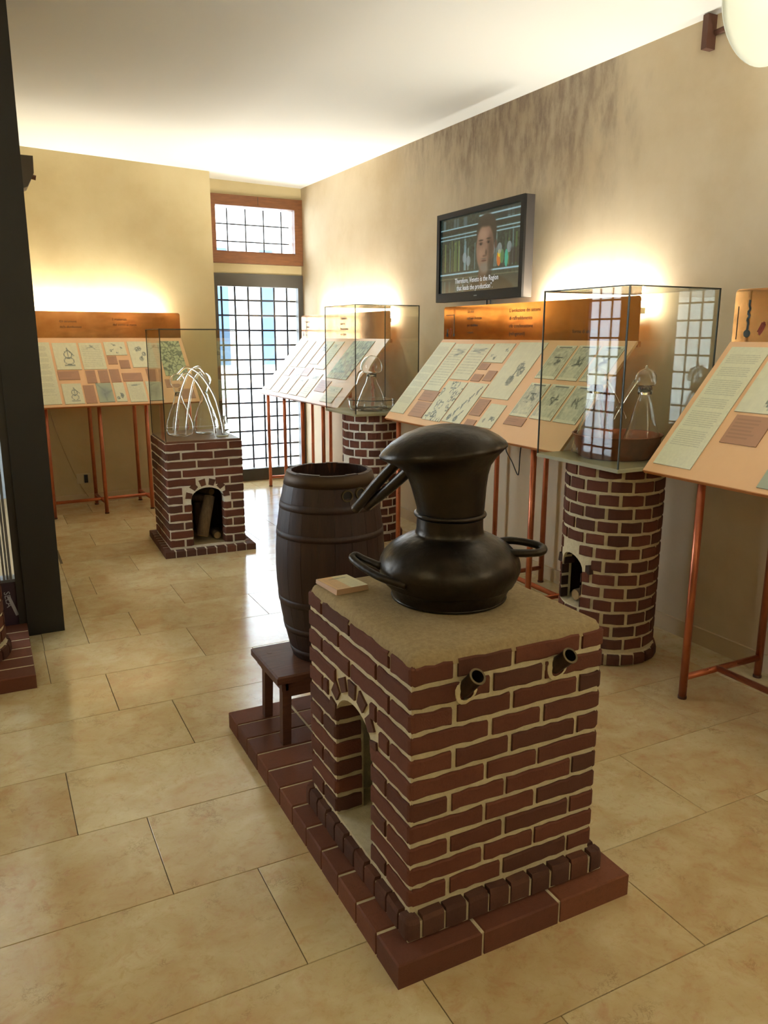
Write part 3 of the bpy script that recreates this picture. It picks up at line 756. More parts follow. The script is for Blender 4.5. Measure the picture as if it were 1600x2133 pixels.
# caption card lying on the furnace
g = G(); g.add([(.812, 2.035, FT+.001), (.822, 1.905, FT+.001), (.925, 1.912, FT+.001), (.917, 2.045, FT+.001), (.814, 2.037, FT+.012), (.824, 1.907, FT+.016), (.923, 1.914, FT+.016), (.915, 2.043, FT+.012)],
              [(3, 2, 1, 0), (4, 5, 6, 7), (0, 1, 5, 4), (1, 2, 6, 5), (2, 3, 7, 6), (3, 0, 4, 7)])
card = build('caption_card', g, mat('pinkish_card', hexc(196, 160, 128), .6), loc=(.868, 1.975, FT+.001))
tag(card, 'small printed card lying on the left corner of the brick furnace top', 'card')
img = art('page', 26, 34, 5); img[:, :12] *= np.array([1, .86, .76]); img *= np.array([1, .97, .9])
picture('printed_face', img, (.8155, 2.036, FT+.0124), (.1, .0055, 0), Vector((.0095, -.1295, .004)).normalized(), .0985*10, .128, .0006, 'print', card)

# alembic --------------------------------------------------------------------
AC = Vector((1.092, 1.772, 0)); AD = Vector((.524, .852, 0)); AL = Vector((.852, -.524, 0)); AK = .985; AU = .012
def ap(u, d, z): p = AC+AL*(u*AK+0)+AD*d; return Vector((p.x, p.y, z))
def loft(rings, n=48):
    """ring: (uL, zL, uR, zR, depth radius)"""
    g = G()
    for uL, zL, uR, zR, dr in rings:
        for k in range(n):
            a = 2*PI*k/n; t = (math.cos(a)+1)/2
            g.v.append(tuple(ap(uL+(uR-uL)*t, dr*math.sin(a), zL+(zR-zL)*t)))
    for i in range(len(rings)-1):
        for k in range(n): g.f.append((i*n+k, i*n+(k+1) % n, (i+1)*n+(k+1) % n, (i+1)*n+k))
    g.f += [tuple(range(n))[::-1], tuple((len(rings)-1)*n+k for k in range(n))]
    return g
def R_(r, z, du=0): return (AU-r+du, z, AU+r+du, z, r)
alm = thing('alembic_still', 'blackened copper alembic pot with mushroom shaped hood on the brick furnace', 'still', (AC.x, AC.y, FT))
def dent(g, amp, sc):
    from mathutils import noise as nz
    for i, p in enumerate(g.v):
        v = Vector(p); c = ap(AU, 0, v.z); o = (v-c); 
        if o.length > 1e-4: g.v[i] = tuple(v+o.normalized()*amp*nz.noise(v*sc))
    return g
pot_rings = [R_(.154, FT+.001), R_(.160, FT+.006), R_(.163, FT+.02), R_(.170, .825), R_(.176, .838), R_(.184, .8405), R_(.186, .846), R_(.192, .858), R_(.1985, .876), R_(.199, .889), R_(.195, .904), R_(.185, .92), R_(.168, .937),
             R_(.148, .951), R_(.126, .963), R_(.108, .971), R_(.098, .9745), R_(.0955, .979), R_(.0935, .99), R_(.0925, 1.02)]
smooth_by_angle(build('pot', dent(loft(pot_rings), .003, 13), 'pot', alm), 50)
build('neck_ring', place(G().lathe((0, 0, 0), [(.0935+.006*math.cos(a), .006*math.sin(a)) for a in np.linspace(0, 2*PI, 9)[:-1]], 44, True), ap(AU, 0, 1.029), AL, AD, (0, 0, 1)), 'pot', alm, True)
build('base_rim', place(G().lathe((0, 0, 0), [(.157+.0045*math.cos(a), .0045*math.sin(a)) for a in np.linspace(0, 2*PI, 9)[:-1]], 44, True), ap(AU, 0, FT+.007), AL, AD, (0, 0, 1)), 'pot', alm, True)
hood = [R_(.091, 1.033), R_(.092, 1.045), (-.088, 1.072, .107, 1.074, .096), (-.096, 1.10, .110, 1.104, .101), (-.107, 1.128, .116, 1.14, .108), (-.121, 1.148, .123, 1.166, .116), (-.146, 1.163, .138, 1.188, .128), (-.172, 1.174, .157, 1.209, .142),
        (-.182, 1.180, .164, 1.217, .149), (-.1835, 1.185, .164, 1.222, .149), (-.176, 1.196, .158, 1.231, .144), (-.152, 1.220, .14, 1.244, .128), (-.118, 1.243, .112, 1.257, .104), (-.075, 1.261, .075, 1.266, .07), (-.03, 1.270, .035, 1.272, .033), (-.005, 1.2725, .008, 1.273, .006)]
hd = smooth_by_angle(build('hood', dent(loft(hood), .0045, 11), 'pot', alm), 55)
for pts in (((-.135, .02, 1.168), (-.19, .06, 1.105), (-.268, .15, 1.004)), ((-.100, -.005, 1.150), (-.155, .04, 1.092), (-.232, .145, 1.014))):
    P3 = [ap(*q) for q in pts]; e = (P3[2]-P3[1]).normalized()
    sp = build('spout', G().tube(P3, [.0165, .0155, .0145], 14), 'pot', alm, True); smooth_by_angle(sp, 40)
    a = e.cross(Vector((0, 0, 1))).normalized(); b = a.cross(e)
    build('spout_mouth', place(G().lathe((0, 0, 0), [(.0147, -.008), (.0152, .002), (.0122, .002), (.0118, -.004), (.0005, -.004)], 16), P3[2], a, b, e), 'pipe', alm)
def smoothpts(P_, n=5):
    P_ = [Vector(p) for p in P_]; o = []
    for i in range(len(P_)-1):
        p0, p1, p2, p3 = P_[max(i-1, 0)], P_[i], P_[i+1], P_[min(i+2, len(P_)-1)]
        for k in range(n):
            t = k/n; o.append(.5*((2*p1)+(p2-p0)*t+(2*p0-5*p1+4*p2-p3)*t*t+(3*p1-p0-3*p2+p3)*t**3))
    return o+[P_[-1]]
for pts in (((-.10, -.155, .868), (-.165, -.115, .874), (-.215, -.065, .882), (-.252, -.02, .892), (-.262, .0, .897), (-.252, .012, .899), (-.225, -.012, .894), (-.175, -.055, .889)),
            ((.150, .055, .937), (.185, .06, .94), (.225, .045, .94), (.262, .02, .937), (.272, .0, .934), (.262, -.022, .931), (.235, -.028, .929), (.175, -.025, .927))):
    build('handle', G().tube(smoothpts([ap(*q) for q in pts]), .0108, 10), 'pot', alm, True)

# stool and barrel -------------------------------------------------------------
stl = thing('low_stool', 'low dark wooden stool under the barrel', 'stool', (1.075, 2.56, PZ))
SX0, SX1, SY0, SY1, SZ = .815, 1.335, 2.42, 2.725, .333
b_ = G().box(SX0, SY0, SZ-.028, SX1, SY1, SZ, .006); build('seat', b_, 'stool', stl)
g = G().box(SX0+.035, SY0+.012, SZ-.085, SX1-.035, SY0+.03, SZ-.028); build('apron', g, 'stool', stl)
g = G().box(SX0+.035, SY1-.03, SZ-.085, SX1-.035, SY1-.012, SZ-.028); build('apron', g, 'stool', stl)
g = G().box(SX0+.02, SY0+.012, SZ-.06, SX0+.045, SY1-.012, SZ-.028); build('apron', g, 'stool', stl)
g = G().box(SX1-.045, SY0+.012, SZ-.06, SX1-.02, SY1-.012, SZ-.028); build('apron', g, 'stool', stl)
for x, y in ((SX0+.04, SY0+.03), (SX0+.05, SY1-.05), (SX1-.04, SY0+.03), (SX1-.05, SY1-.05)):
    g = G(); t, q = .017, .0155; dx = -.008 if x < 1.07 else .008; dy = -.008 if y < 2.56 else -.0
    g.add([(x+dx-q, y+dy-q, PZ+.001), (x+dx+q, y+dy-q, PZ+.001), (x+dx+q, y+dy+q, PZ+.001), (x+dx-q, y+dy+q, PZ+.001), (x-t, y-t, SZ-.029), (x+t, y-t, SZ-.029), (x+t, y+t, SZ-.029), (x-t, y+t, SZ-.029)],
          [(3, 2, 1, 0), (4, 5, 6, 7), (0, 1, 5, 4), (1, 2, 6, 5), (2, 3, 7, 6), (3, 0, 4, 7)])
    build('leg', g, 'stool', stl)
build('dowel', G().tube([(SX0+.05, SY1-.075, SZ-.002), (SX0+.05, SY1-.075, SZ+.0006)], .011, 12), 'stool', stl)
BC = (1.088, 2.575, 0)
brl = thing('wooden_barrel', 'tall dark wooden barrel, open at the top, standing on the stool', 'barrel', (BC[0], BC[1], SZ))
def bar_r(z):
    t = (z-.335)/(1.03-.335); return .146+(.153-.146)*t+.052*math.sin(PI*t)**.85
NS = 20; zs = np.linspace(.335, 1.03, 13)
for k in range(NS):
    a0, a1 = 2*PI*k/NS+.0025, 2*PI*(k+1)/NS-.0025; g = G(); n = 3; dz = rnd.uniform(-.002, .002)
    for z in zs:
        for q in range(n+1):
            a = a0+(a1-a0)*q/n; r = bar_r(z); g.v.append((BC[0]+r*math.cos(a), BC[1]+r*math.sin(a), z+(dz if z > 1.0 else 0)))
        for q in range(n, -1, -1):
            a = a0+(a1-a0)*q/n; r = bar_r(z)-.016; g.v.append((BC[0]+r*math.cos(a), BC[1]+r*math.sin(a), z+(dz if z > 1.0 else 0)))
    w = 2*(n+1)
    for i in range(len(zs)-1):
        for q in range(w): g.f.append((i*w+q, i*w+(q+1) % w, (i+1)*w+(q+1) % w, (i+1)*w+q))
    g.f += [tuple(range(w))[::-1], tuple((len(zs)-1)*w+q for q in range(w))]
    st = build('stave', g, 'barrel', brl); smooth_by_angle(st, 50)
build('barrel_bottom', G().tube([(BC[0], BC[1], .37), (BC[0], BC[1], .39)], .142, 32), 'barrel_in', brl)
build('dark_lining', G().lathe(BC, [(bar_r(z)-.0155, z) for z in zs], 40), 'barrel_in', brl, True)
for za, zb in ((.985, 1.028), (.90, .925), (.80, .822), (.55, .575), (.44, .465), (.337, .375)):
    build('hoop', G().lathe(BC, [(bar_r(z)-.001, z) for z in (za, (za+zb)/2, zb)]+[(bar_r(z)+.0016, z) for z in (zb, (za+zb)/2, za)], 48, True), 'hoop' if za > .95 else 'barrel', brl, True)
for u_, z_ in ((.060, .962), (.105, .966)):
    an = math.atan2(-BC[1], -BC[0])+math.asin(u_/.17); rr_ = bar_r(z_)
    p = Vector((BC[0]+rr_*math.cos(an), BC[1]+rr_*math.sin(an), z_)); d = Vector((math.cos(an), math.sin(an), .0)); a = Vector((-d.y, d.x, 0)); b = Vector((0, 0, 1))
    build('tap_hole', place(G().lathe((0, 0, 0), [(.021, -.004), (.021, .006), (.0165, .006), (.016, .001), (.0005, .001)], 20), p, a, b, d), 'brass', brl)
    build('hole_shadow', place(G().lathe((0, 0, 0), [(.016, .0015), (.0005, .0016)], 20), p, a, b, d), 'black_pl', brl)

# ================================================================== glass cases
def glass_case(name_label, x0, y0, x1, y1, z0, z1, slab, slab_m, xf=None, cat='glass case'):
    """slab (thickness, overhang) plus five glass panes with dark glued edges"""
    t = thing('glass_case', name_label, cat, ((x0+x1)/2, (y0+y1)/2, z0-slab[0]))
    th, oh = slab
    build('base_slab', G().box(x0-oh, y0-oh, z0-th, x1+oh, y1+oh, z0, .003), slab_m, t, xf=xf)
    w = .005
    for a in ((x0, y0, z0+.0008, x0+w, y1, z1-w), (x1-w, y0, z0+.0008, x1, y1, z1-w), (x0+w, y0, z0+.0008, x1-w, y0+w, z1-w), (x0+w, y1-w, z0+.0008, x1-w, y1, z1-w)):
        build('glass_pane', G().box(*a), 'case_glass', t, xf=xf)
    build('glass_top', G().box(x0, y0, z1-w+.0006, x1, y1, z1), 'case_glass', t, xf=xf)
    r = .0028
    for x, y in ((x0, y0), (x1, y0), (x1, y1), (x0, y1)):
        build('glued_edge', G().box(x-r, y-r, z0, x+r, y+r, z1+r), 'glass_edge', t, xf=xf)
    for a in ((x0, y0-r, x1, y0+r), (x0, y1-r, x1, y1+r), (x0-r, y0, x0+r, y1), (x1-r, y0, x1+r, y1)):
        build('glued_edge', G().box(a[0], a[1], z1-r, a[2], a[3], z1+r), 'glass_edge', t, xf=xf)
    return t

# ================================================================== 2. square furnace at the back left
XF = Matrix.Translation((1.0, 5.275, 0)) @ Matrix.Rotation(math.radians(-1.9), 4, 'Z') @ Matrix.Translation((-1.0, -5.275, 0))
BX0, BX1, BY0, BY1, BT = 1.05, 1.575, 5.325, 5.905, .785
sq = thing('square_brick_furnace', 'square brick furnace with arched firebox of logs near the back wall', 'furnace', (1.31, 5.6, 0))
core = build('mortar_core', G().box(BX0, BY0, .045, BX1, BY1, BT), 'mortar_white', sq)
def arch_cut_y(x0, x1, z0, zs, rise, y0, y1):
    g = arch_cut(x0, x1, z0, zs, rise, y0, y1); g.v = [(y, x, z) for x, y, z in g.v]; return g
cb = build('cut', arch_cut_y(1.205, 1.437, .062, .385, .085, 5.2, 5.42), 'mortar_white'); cc = build('cut', G().box(1.13, 5.40, .062, 1.50, 5.80, .55), 'mortar_white')
boolean(core, [cb, cc])
for v in core.data.vertices: v.co = (XF @ (v.co+wloc(sq)))-wloc(sq)
build('firebox_floor', G().box(1.14, BY0+.01, .046, 1.49, 5.79, .064), 'cement', sq, xf=XF)
for a in ((1.131, 5.41, .065, 1.14, 5.79, .545), (1.49, 5.41, .065, 1.499, 5.79, .545), (1.14, 5.785, .065, 1.49, 5.799, .545), (1.14, 5.41, .535, 1.49, 5.785, .548)):
    build('firebox_lining', G().box(*a), 'brick_darkest', sq, xf=XF)
perB = Path([(BX0, BY1), (BX0, BY0), (BX1, BY0), (BX1, BY1)], True)
LB, WB = BY1-BY0, BX1-BX0; n = 12; rh = (BT-.052)/n
tunB = Path([(1.205, BY0+.075), (1.205, BY0), (BX0, BY0), (BX0, BY1), (BX1, BY1), (BX1, BY0), (1.437, BY0), (1.437, BY0+.075)][::-1], False)
cB = LB-.008
for k in range(n):
    z1 = BT-.002-k*rh; z0 = z1-rh+.013; A = k % 2 == 0; m_ = 'brick' if rnd.random() < .8 else 'brick_dark'
    if A: js = [cB-.46, cB-.235, cB-.02 if k else cB-.01, cB+.215, cB+.44, cB+WB+.1, cB+WB+.32, cB+WB+LB+.05, cB+WB+LB+.25, ]
    else: js = [cB-.34, cB-.115, cB+.112, cB+.335, cB+WB+.02, cB+WB+.22, cB+WB+.43, cB+WB+LB+.15, cB+WB+LB+.36]
    js = sorted(x % perB.len for x in js)
    mid = cB+(1.321-BX0)
    if k < 4: course(perB, z0, z1, js, .014, m_, sq, xf=XF, step=.05)
    elif k < 7: hw = (.07, .135, .165)[k-4]; course(perB, z0, z1, js, .014, m_, sq, skip=(mid-hw, mid+hw), xf=XF, step=.05)
    else:
        e = tunB.len; o = .07   # runs: right jamb - right face - back - left face - left jamb
        if A: jj = [0, o+.138+.04, o+.138+.27, o+.138+.5, o+.138+LB+.1, o+.138+LB+.31, o+.138+LB+WB+.06, o+.138+LB+WB+.3, o+.138+LB+WB+LB-.02, e]
        else: jj = [0, o+.055, o+.138+.17, o+.138+.4, o+.138+LB+.02, o+.138+LB+.2, o+.138+LB+.4, o+.138+LB+WB+.19, o+.138+LB+WB+.42, e-o-.055, e]
        course(tunB, z0, z1, jj, .014, m_, sq, xf=XF, step=.05)
for a in np.linspace(math.radians(12), math.radians(168), 6):
    voussoir(sq, 'brick_dark', (1.321, BY0, .392), (1, 0, 0), (0, 0, 1), (0, -1, 0), a, .088+.024*abs(math.cos(a)), .135+.02*abs(math.cos(a)), .042, .06, xf=XF)
# rowlock bricks of the low base
X0, X1, Y0, Y1 = 1.003, 1.640, 5.275, 5.985
build('base_mortar', G().box(X0+.006, Y0+.006, 0, X1-.006, Y1-.006, .0435), 'mortar_white', sq, xf=XF)
for (xa, ya, xb, yb, ax_) in ((X0, Y0, X1, Y0+.075, 'x'), (X0, Y1-.06, X1, Y1, 'x'), (X0, Y0+.075, X0+.075, Y1-.06, 'y'), (X1-.075, Y0+.075, X1, Y1-.06, 'y')):
    ln = (xb-xa) if ax_ == 'x' else (yb-ya); q = int(ln/.066)
    for i in range(q):
        a, b = ln*i/q+.0035, ln*(i+1)/q-.0035
        if ax_ == 'x': bx = (xa+(a if i else 0), ya, 0, xa+(b if i < q-1 else ln), yb, .046)
        else: bx = (xa, ya+a, 0, xb, ya+b, .046)
        build('brick', G().box(*bx, .005), 'brick_dark', sq, xf=XF)
def log(p, q, r, label, m='log'):
    p, q = XF_l @ Vector(p), XF_l @ Vector(q); t = thing('firewood_log', label, 'log', p, LOGG)
    mid = (p+q)/2+Vector((rnd.uniform(-.006, .006), 0, rnd.uniform(-.006, .006)))
    build('bark', G().tube([p, mid, q], [r, r*1.04, r*.95], 10), m, t, True)
    d = (q-p).normalized()
    build('cut_face', G().tube([p-d*.0015, p+d*.002], r*.93, 10), 'log_end', t); build('cut_face', G().tube([q-d*.002, q+d*.0015], r*.93, 10), 'log_end', t)
XF_l = XF; LOGG = 'logs in the square furnace'
log((1.285, 5.392, .108), (1.365, 5.47, .375), .040, 'thick split log leaning in the arched firebox, largest of its pile')
log((1.40, 5.56, .33), (1.25, 5.74, .33), .031, 'log lying on top of the pile in the firebox, cut end forward')
log((1.40, 5.56, .389), (1.33, 5.74, .389), .026, 'thin round log topmost in the arched firebox, pale cut end forward')
log((1.20, 5.42, .097), (1.185, 5.66, .097), .031, 'log on the firebox floor at the left of the pile')
log((1.33, 5.645, .066), (1.32, 5.655, .296), .033, 'upright log holding up the pile in the firebox')
log((1.40, 5.43, .092), (1.40, 5.60, .092), .026, 'small log on the firebox floor at the right of the pile')
caseB = glass_case('glass case on the square brick furnace near the back wall', 1.058, 5.333, 1.568, 5.897, BT+.016, 1.543, (.0155, .002), 'slab', XF)
card2 = build('label_card', G().box(0, 0, 0, .075, .05, .006, .002), 'white_pl', loc=(0, 0, 0)); card2.location = XF @ Vector((1.44, 5.44, BT+.017)); ROOT[card2.name] = card2.location
tag(card2, 'small white label card beside the glass vessels in the back left case', 'card')
# twin glass alembics whose beaks cross over
def vessel_pair(base, lab, cat, h, rb, dx, flip):
    t = thing('glass_alembic', lab, cat, base)
    b = Vector(base)
    prof = [(.001, .004), (rb*.55, 0), (rb*.9, .012), (rb, .05), (rb*.93, .10), (rb*.68, .17), (rb*.40, .235), (rb*.27, .28), (.017, .31)]
    prof2 = [(max(.0008, r-.0022), z+.002) for r, z in prof[::-1]]
    build('flask', G().lathe(b, prof+prof2, 28, True), 'vessel', t, True)
    head = [(.019, .30), (.024, .315), (.03, .34), (.046, .365), (.052, .39), (.045, .415), (.025, .435), (.002, .442)]
    build('head', G().lathe(b, head+[(max(.0008, r-.002), z-.0015) for r, z in head[::-1]], 24, True), 'vessel', t, True)
    for i, (s1, up_) in enumerate(((1, .03), (.75, -.01))):
        s_ = dx*s1; f = -.16-.03*i-(.05 if flip < 0 else 0)
        pts = [b+Vector((0, f*.15, .405+up_)), b+Vector((s_*.25, f*.35, .455+up_)), b+Vector((s_*.6, f*.6, .40+up_)), b+Vector((s_*.92, f*.9, .25+up_)), b+Vector((s_*1.08, f, .10)), b+Vector((s_*1.12, f, .03))]
        build('beak', G().tube(smoothpts(pts, 6), .0085, 10, False), 'vessel', t, True)
    return t
zB = BT+.0175
vessel_pair(XF @ Vector((1.205, 5.60, zB)), 'left clear glass alembic with crossing beaks in the back left case', 'glass vessel', .45, .095, .24, 1)
vessel_pair(XF @ Vector((1.405, 5.66, zB)), 'right clear glass alembic with crossing beaks in the back left case', 'glass vessel', .45, .09, -.24, -1)
bt = thing('glass_bottle', 'small clear glass receiver bottle beside the label card in the back left case', 'bottle', XF @ Vector((1.52, 5.55, zB)))
pr = [(.001, .003), (.026, 0), (.03, .01), (.03, .05), (.018, .075), (.011, .09), (.011, .13), (.014, .135)]
build('bottle_body', G().lathe(bt.location, pr+[(max(.0008, r-.002), z+.001) for r, z in pr[::-1]], 20, True), 'vessel', bt, True)

# ================================================================== 3./4. round brick furnaces along the right wall, 5. left edge
def round_furnace(c, r, top, label, m, mm, nb, opening, skirt=True, z_base=0., vis=None, rows_top=None):
    t = thing('round_brick_furnace', label, 'furnace', (c[0], c[1], z_base))
    core = build('mortar_core', G().lathe((c[0], c[1], 0), [(.001, z_base+.001), (r, z_base+.001), (r, top), (.001, top)], 48), mm, t)
    P_ = Circ(c, r)
    nrow = int((top-z_base-.065)/.0605); rh = (top-z_base-.066)/nrow
    if opening:
        an, hw, zb, zs, rise = opening     # angle, half width (m), bottom, spring, rise
        d = Vector((math.cos(an), math.sin(an), 0)); s_ = Vector((-d.y, d.x, 0)); poly = [(-hw, zb), (hw, zb)]+[(hw*math.cos(a), zs+rise*math.sin(a)) for a in np.linspace(0, PI, 12)]
        def cut(d0, d1, pl):
            g = G(); k = len(pl); C0 = Vector((c[0], c[1], 0))
            g.v = [tuple(C0+d*dd+s_*x+Vector((0, 0, z))) for dd in (d0, d1) for x, z in pl]
            g.f = [tuple(range(k)), tuple(range(k, 2*k))[::-1]]+[(i, k+i, k+(i+1) % k, (i+1) % k) for i in range(k)]; return g
        boolean(core, [build('cut', cut(r*.5, r*1.3, poly), mm), build('cut', G().lathe((c[0], c[1], 0), [(.001, zb), (r*.8, zb), (r*.8, zs+rise+.03), (.001, zs+rise+.03)], 32), mm)])
        build('firebox_lining', G().lathe((c[0], c[1], 0), [(r*.79, zb+.002), (r*.79, zs+rise+.02)], 32, ang=(an+.55, an+2*PI-.55)), 'brick_darkest', t)
        sm = (an-PI) % (2*PI)*r
    for k in range(nrow):
        z1 = top-.004-k*rh; z0 = z1-rh+.0145; ph = (.5 if k % 2 else 0)*P_.len/nb
        js = sorted(((i+rnd.uniform(-.06, .06))*P_.len/nb+ph) % P_.len for i in range(nb)); sk = None
        if opening and z1 > zb and z0 < zs+rise+.05:
            zm = (z0+z1)/2; w = hw+.004 if zm < zs else hw+.045
            if zm > zs+rise: w = hw*.8
            sk = (sm-w, sm+w)
        course(P_, z0, z1, js, .0165, m, t, skip=sk, jit=.0022, step=.03)
    if skirt:
        Q = Circ(c, r+.012); build('mortar_footing', G().lathe((c[0], c[1], 0), [(.001, z_base+.001), (r+.012, z_base+.001), (r+.012, z_base+.05), (r, z_base+.058)], 48), mm, t)
        ns = int(Q.len/.066)
        for i in range(ns): lay(Q, i*Q.len/ns+.006, (i+1)*Q.len/ns-.006, z_base+.004, z_base+.054+rnd.uniform(-.002, .002), 'brick_dark', t, proud=.012, step=.03, top=.014)
    if opening:
        o = Vector((c[0], c[1], zs))+d*(r-.028)
        for a in np.linspace(math.radians(10), math.radians(170), 5):
            voussoir(t, 'brick_darkest', o, s_, (0, 0, 1), d, a, hw*.9, hw*.9+.055, .04, .05)
        for zz in np.arange(zb+.005, zs-.03, .06):
            for sg in (-1, 1):
                g = G(); o2 = Vector((c[0], c[1], zz))+d*(r*.78)+s_*(sg*hw); g.obox(o2, d*(r*.17), s_*(sg*-.006), (0, 0, .044)); build('jamb_brick', g, 'brick_darkest', t)
    return t
cD = (2.615, 2.735); cC = (2.565, 5.245)
fD = round_furnace(cD, .222, .934, 'round brick furnace under the glass case at the right, beside the nearest display stand', 'brick', 'mortar', 13, (math.radians(173), .083, .255, .43, .075))
fC = round_furnace(cC, .212, .945, 'round brick furnace under the glass case behind the barrel', 'brick', 'mortar_white', 13, (math.radians(176), .083, .255, .50, .075))
plE = thing('paver_plinth', 'terracotta paver plinth of the round furnace cut off at the left edge', 'plinth', (-.25, 3.85, 0))
build('mortar_bed', G().box(-.575, 3.494, 0, .0785, 4.185, .0612), 'mortar', plE)
for j in range(6):
    for i in range(3):
        x0, x1 = -.58+i*.22, -.58+(i+1)*.22; y0, y1 = 3.49+j*.1165, 3.49+(j+1)*.1165
        build('brick', G().box(x0+(0 if i == 0 else .006), y0+(0 if j == 0 else .005), 0, x1-(0 if i == 2 else .006), y1-(0 if j == 5 else .005), .063, .003), 'brick_terra', plE)
fE = round_furnace((-.25, 3.84), .225, .95, 'round brick furnace cut off at the left edge, on terracotta pavers', 'brick', 'mortar', 14, None, z_base=.063)
XF_l = Matrix.Identity(4); LOGG = 'logs in the round furnace'
log((2.43, 2.70, .282), (2.66, 2.70, .282), .026, 'pale cut log in the opening of the right round furnace, at its near side')
log((2.45, 2.772, .284), (2.66, 2.775, .284), .028, 'log lying in the opening of the right round furnace, at its far side')
caseD = glass_case('glass case on the round brick furnace at the right, with a copper basin inside', 2.352, 2.445, 2.868, 2.985, .9525, 1.702, (.0165, .004), 'base_plate')
caseC = glass_case('glass case on the round brick furnace behind the barrel', 2.312, 4.98, 2.812, 5.51, .963, 1.711, (.0165, .004), 'base_plate')

def flask(t, b, rb, hn, rn, tip=.0):
    pr = [(.001, .003), (rb*.7, 0), (rb, .012), (rb*.985, .03), (rb*.84, .08), (rb*.60, .15), (rb*.40, hn*.74), (rn*1.05, hn*.88), (rn, hn)]
    return build('flask', G().lathe(b, pr+[(max(.0008, r-.0025), z+.002) for r, z in pr[::-1]], 36, True), 'vessel', t, True)
# case behind the barrel: glass dish with a Moor's head flask standing in it
zC = .9638
dsh = thing('glass_dish', 'wide clear glass dish in the case behind the barrel', 'dish', (cC[0], cC[1], zC))
pr = [(.001, 0), (.15, 0), (.163, .008), (.168, .04), (.172, .074), (.181, .079)]
build('dish_body', G().lathe(dsh.location, pr+[(max(.0008, r-.003), z+.003) for r, z in pr[::-1]], 48, True), 'vessel', dsh, True)
fk = thing('glass_still', 'clear glass flask with a round domed head standing in the glass dish', 'glass vessel', (cC[0]+.0, cC[1], zC+.0035))
b = Vector(fk.location); flask(fk, b, .115, .262, .034)
hp = [(.036, .245), (.038, .27), (.062, .272), (.078, .285), (.083, .315), (.076, .345), (.055, .375), (.028, .391), (.001, .396)]
build('domed_head', G().lathe(b, hp+[(max(.0006, r-.0025), z-.002) for r, z in hp[::-1]], 36, True), 'vessel', fk, True)
sd = Vector((-.893, .45, 0)); build('beak', G().tube(smoothpts([b+sd*.07+Vector((0, 0, .285)), b+sd*.095+Vector((0, 0, .26)), b+sd*.118+Vector((0, 0, .185))]), [.011]*10+[.008], 10, False), 'vessel', fk, True)
# right case: copper basin with two flasks
zD = .9533
bs = thing('copper_basin', 'round dark copper basin holding the two glass flasks in the right case', 'basin', (2.612, 2.735, zD))
pr = [(.001, 0), (.165, 0), (.178, .008), (.190, .06), (.198, .098), (.206, .104), (.206, .108), (.196, .106)]
build('basin_body', G().lathe(bs.location, pr+[(max(.0008, r-.004), z+.004) for r, z in [(.188, .06), (.174, .01), (.16, .004), (.001, .002)]], 56, True), 'copper_basin', bs, True)
def tall_flask(p, lab, bx, col):
    t = thing('glass_flask', lab, 'glass vessel', p); b = Vector(p); flask(t, b, .10, .315, .024)
    hp = [(.0265, .29), (.028, .325), (.043, .328), (.048, .345), (.046, .37), (.034, .39), (.012, .40), (.005, .404), (.007, .412), (.001, .416)]
    build('domed_head', G().lathe(b, hp+[(max(.0006, r-.002), z-.002) for r, z in hp[::-1]], 30, True), 'vessel', t, True)
    build('neck_collar', G().lathe(b, [(.0285, .285), (.032, .287), (.032, .318), (.0285, .32)], 26, True), 'vessel', t, True)
    d = Vector(bx); build('beak', G().tube(smoothpts([b+d*.04+Vector((0, 0, .35)), b+d*.07+Vector((0, 0, .30)), b+d*.12+Vector((0, 0, .205)), b+d*.135+Vector((0, 0, .17))]), [.010]*15+[.008], 10, False), 'vessel', t, True)
    return t
tall_flask((2.538, 2.812, zD+.0045), 'left tall glass flask in the copper basin of the right case', (.72, -.69, 0), 0)
tall_flask((2.688, 2.657, zD+.0045), 'right tall glass flask with a domed head in the copper basin', (-.72, .69, 0), 0)
cd = build('label_card', G().box(0, 0, 0, .05, .12, .006, .002), 'white_pl', loc=(2.362, 2.84, zD+.0006)); ROOT[cd.name] = cd.location
tag(cd, 'white label card in the far left corner of the right glass case', 'card')

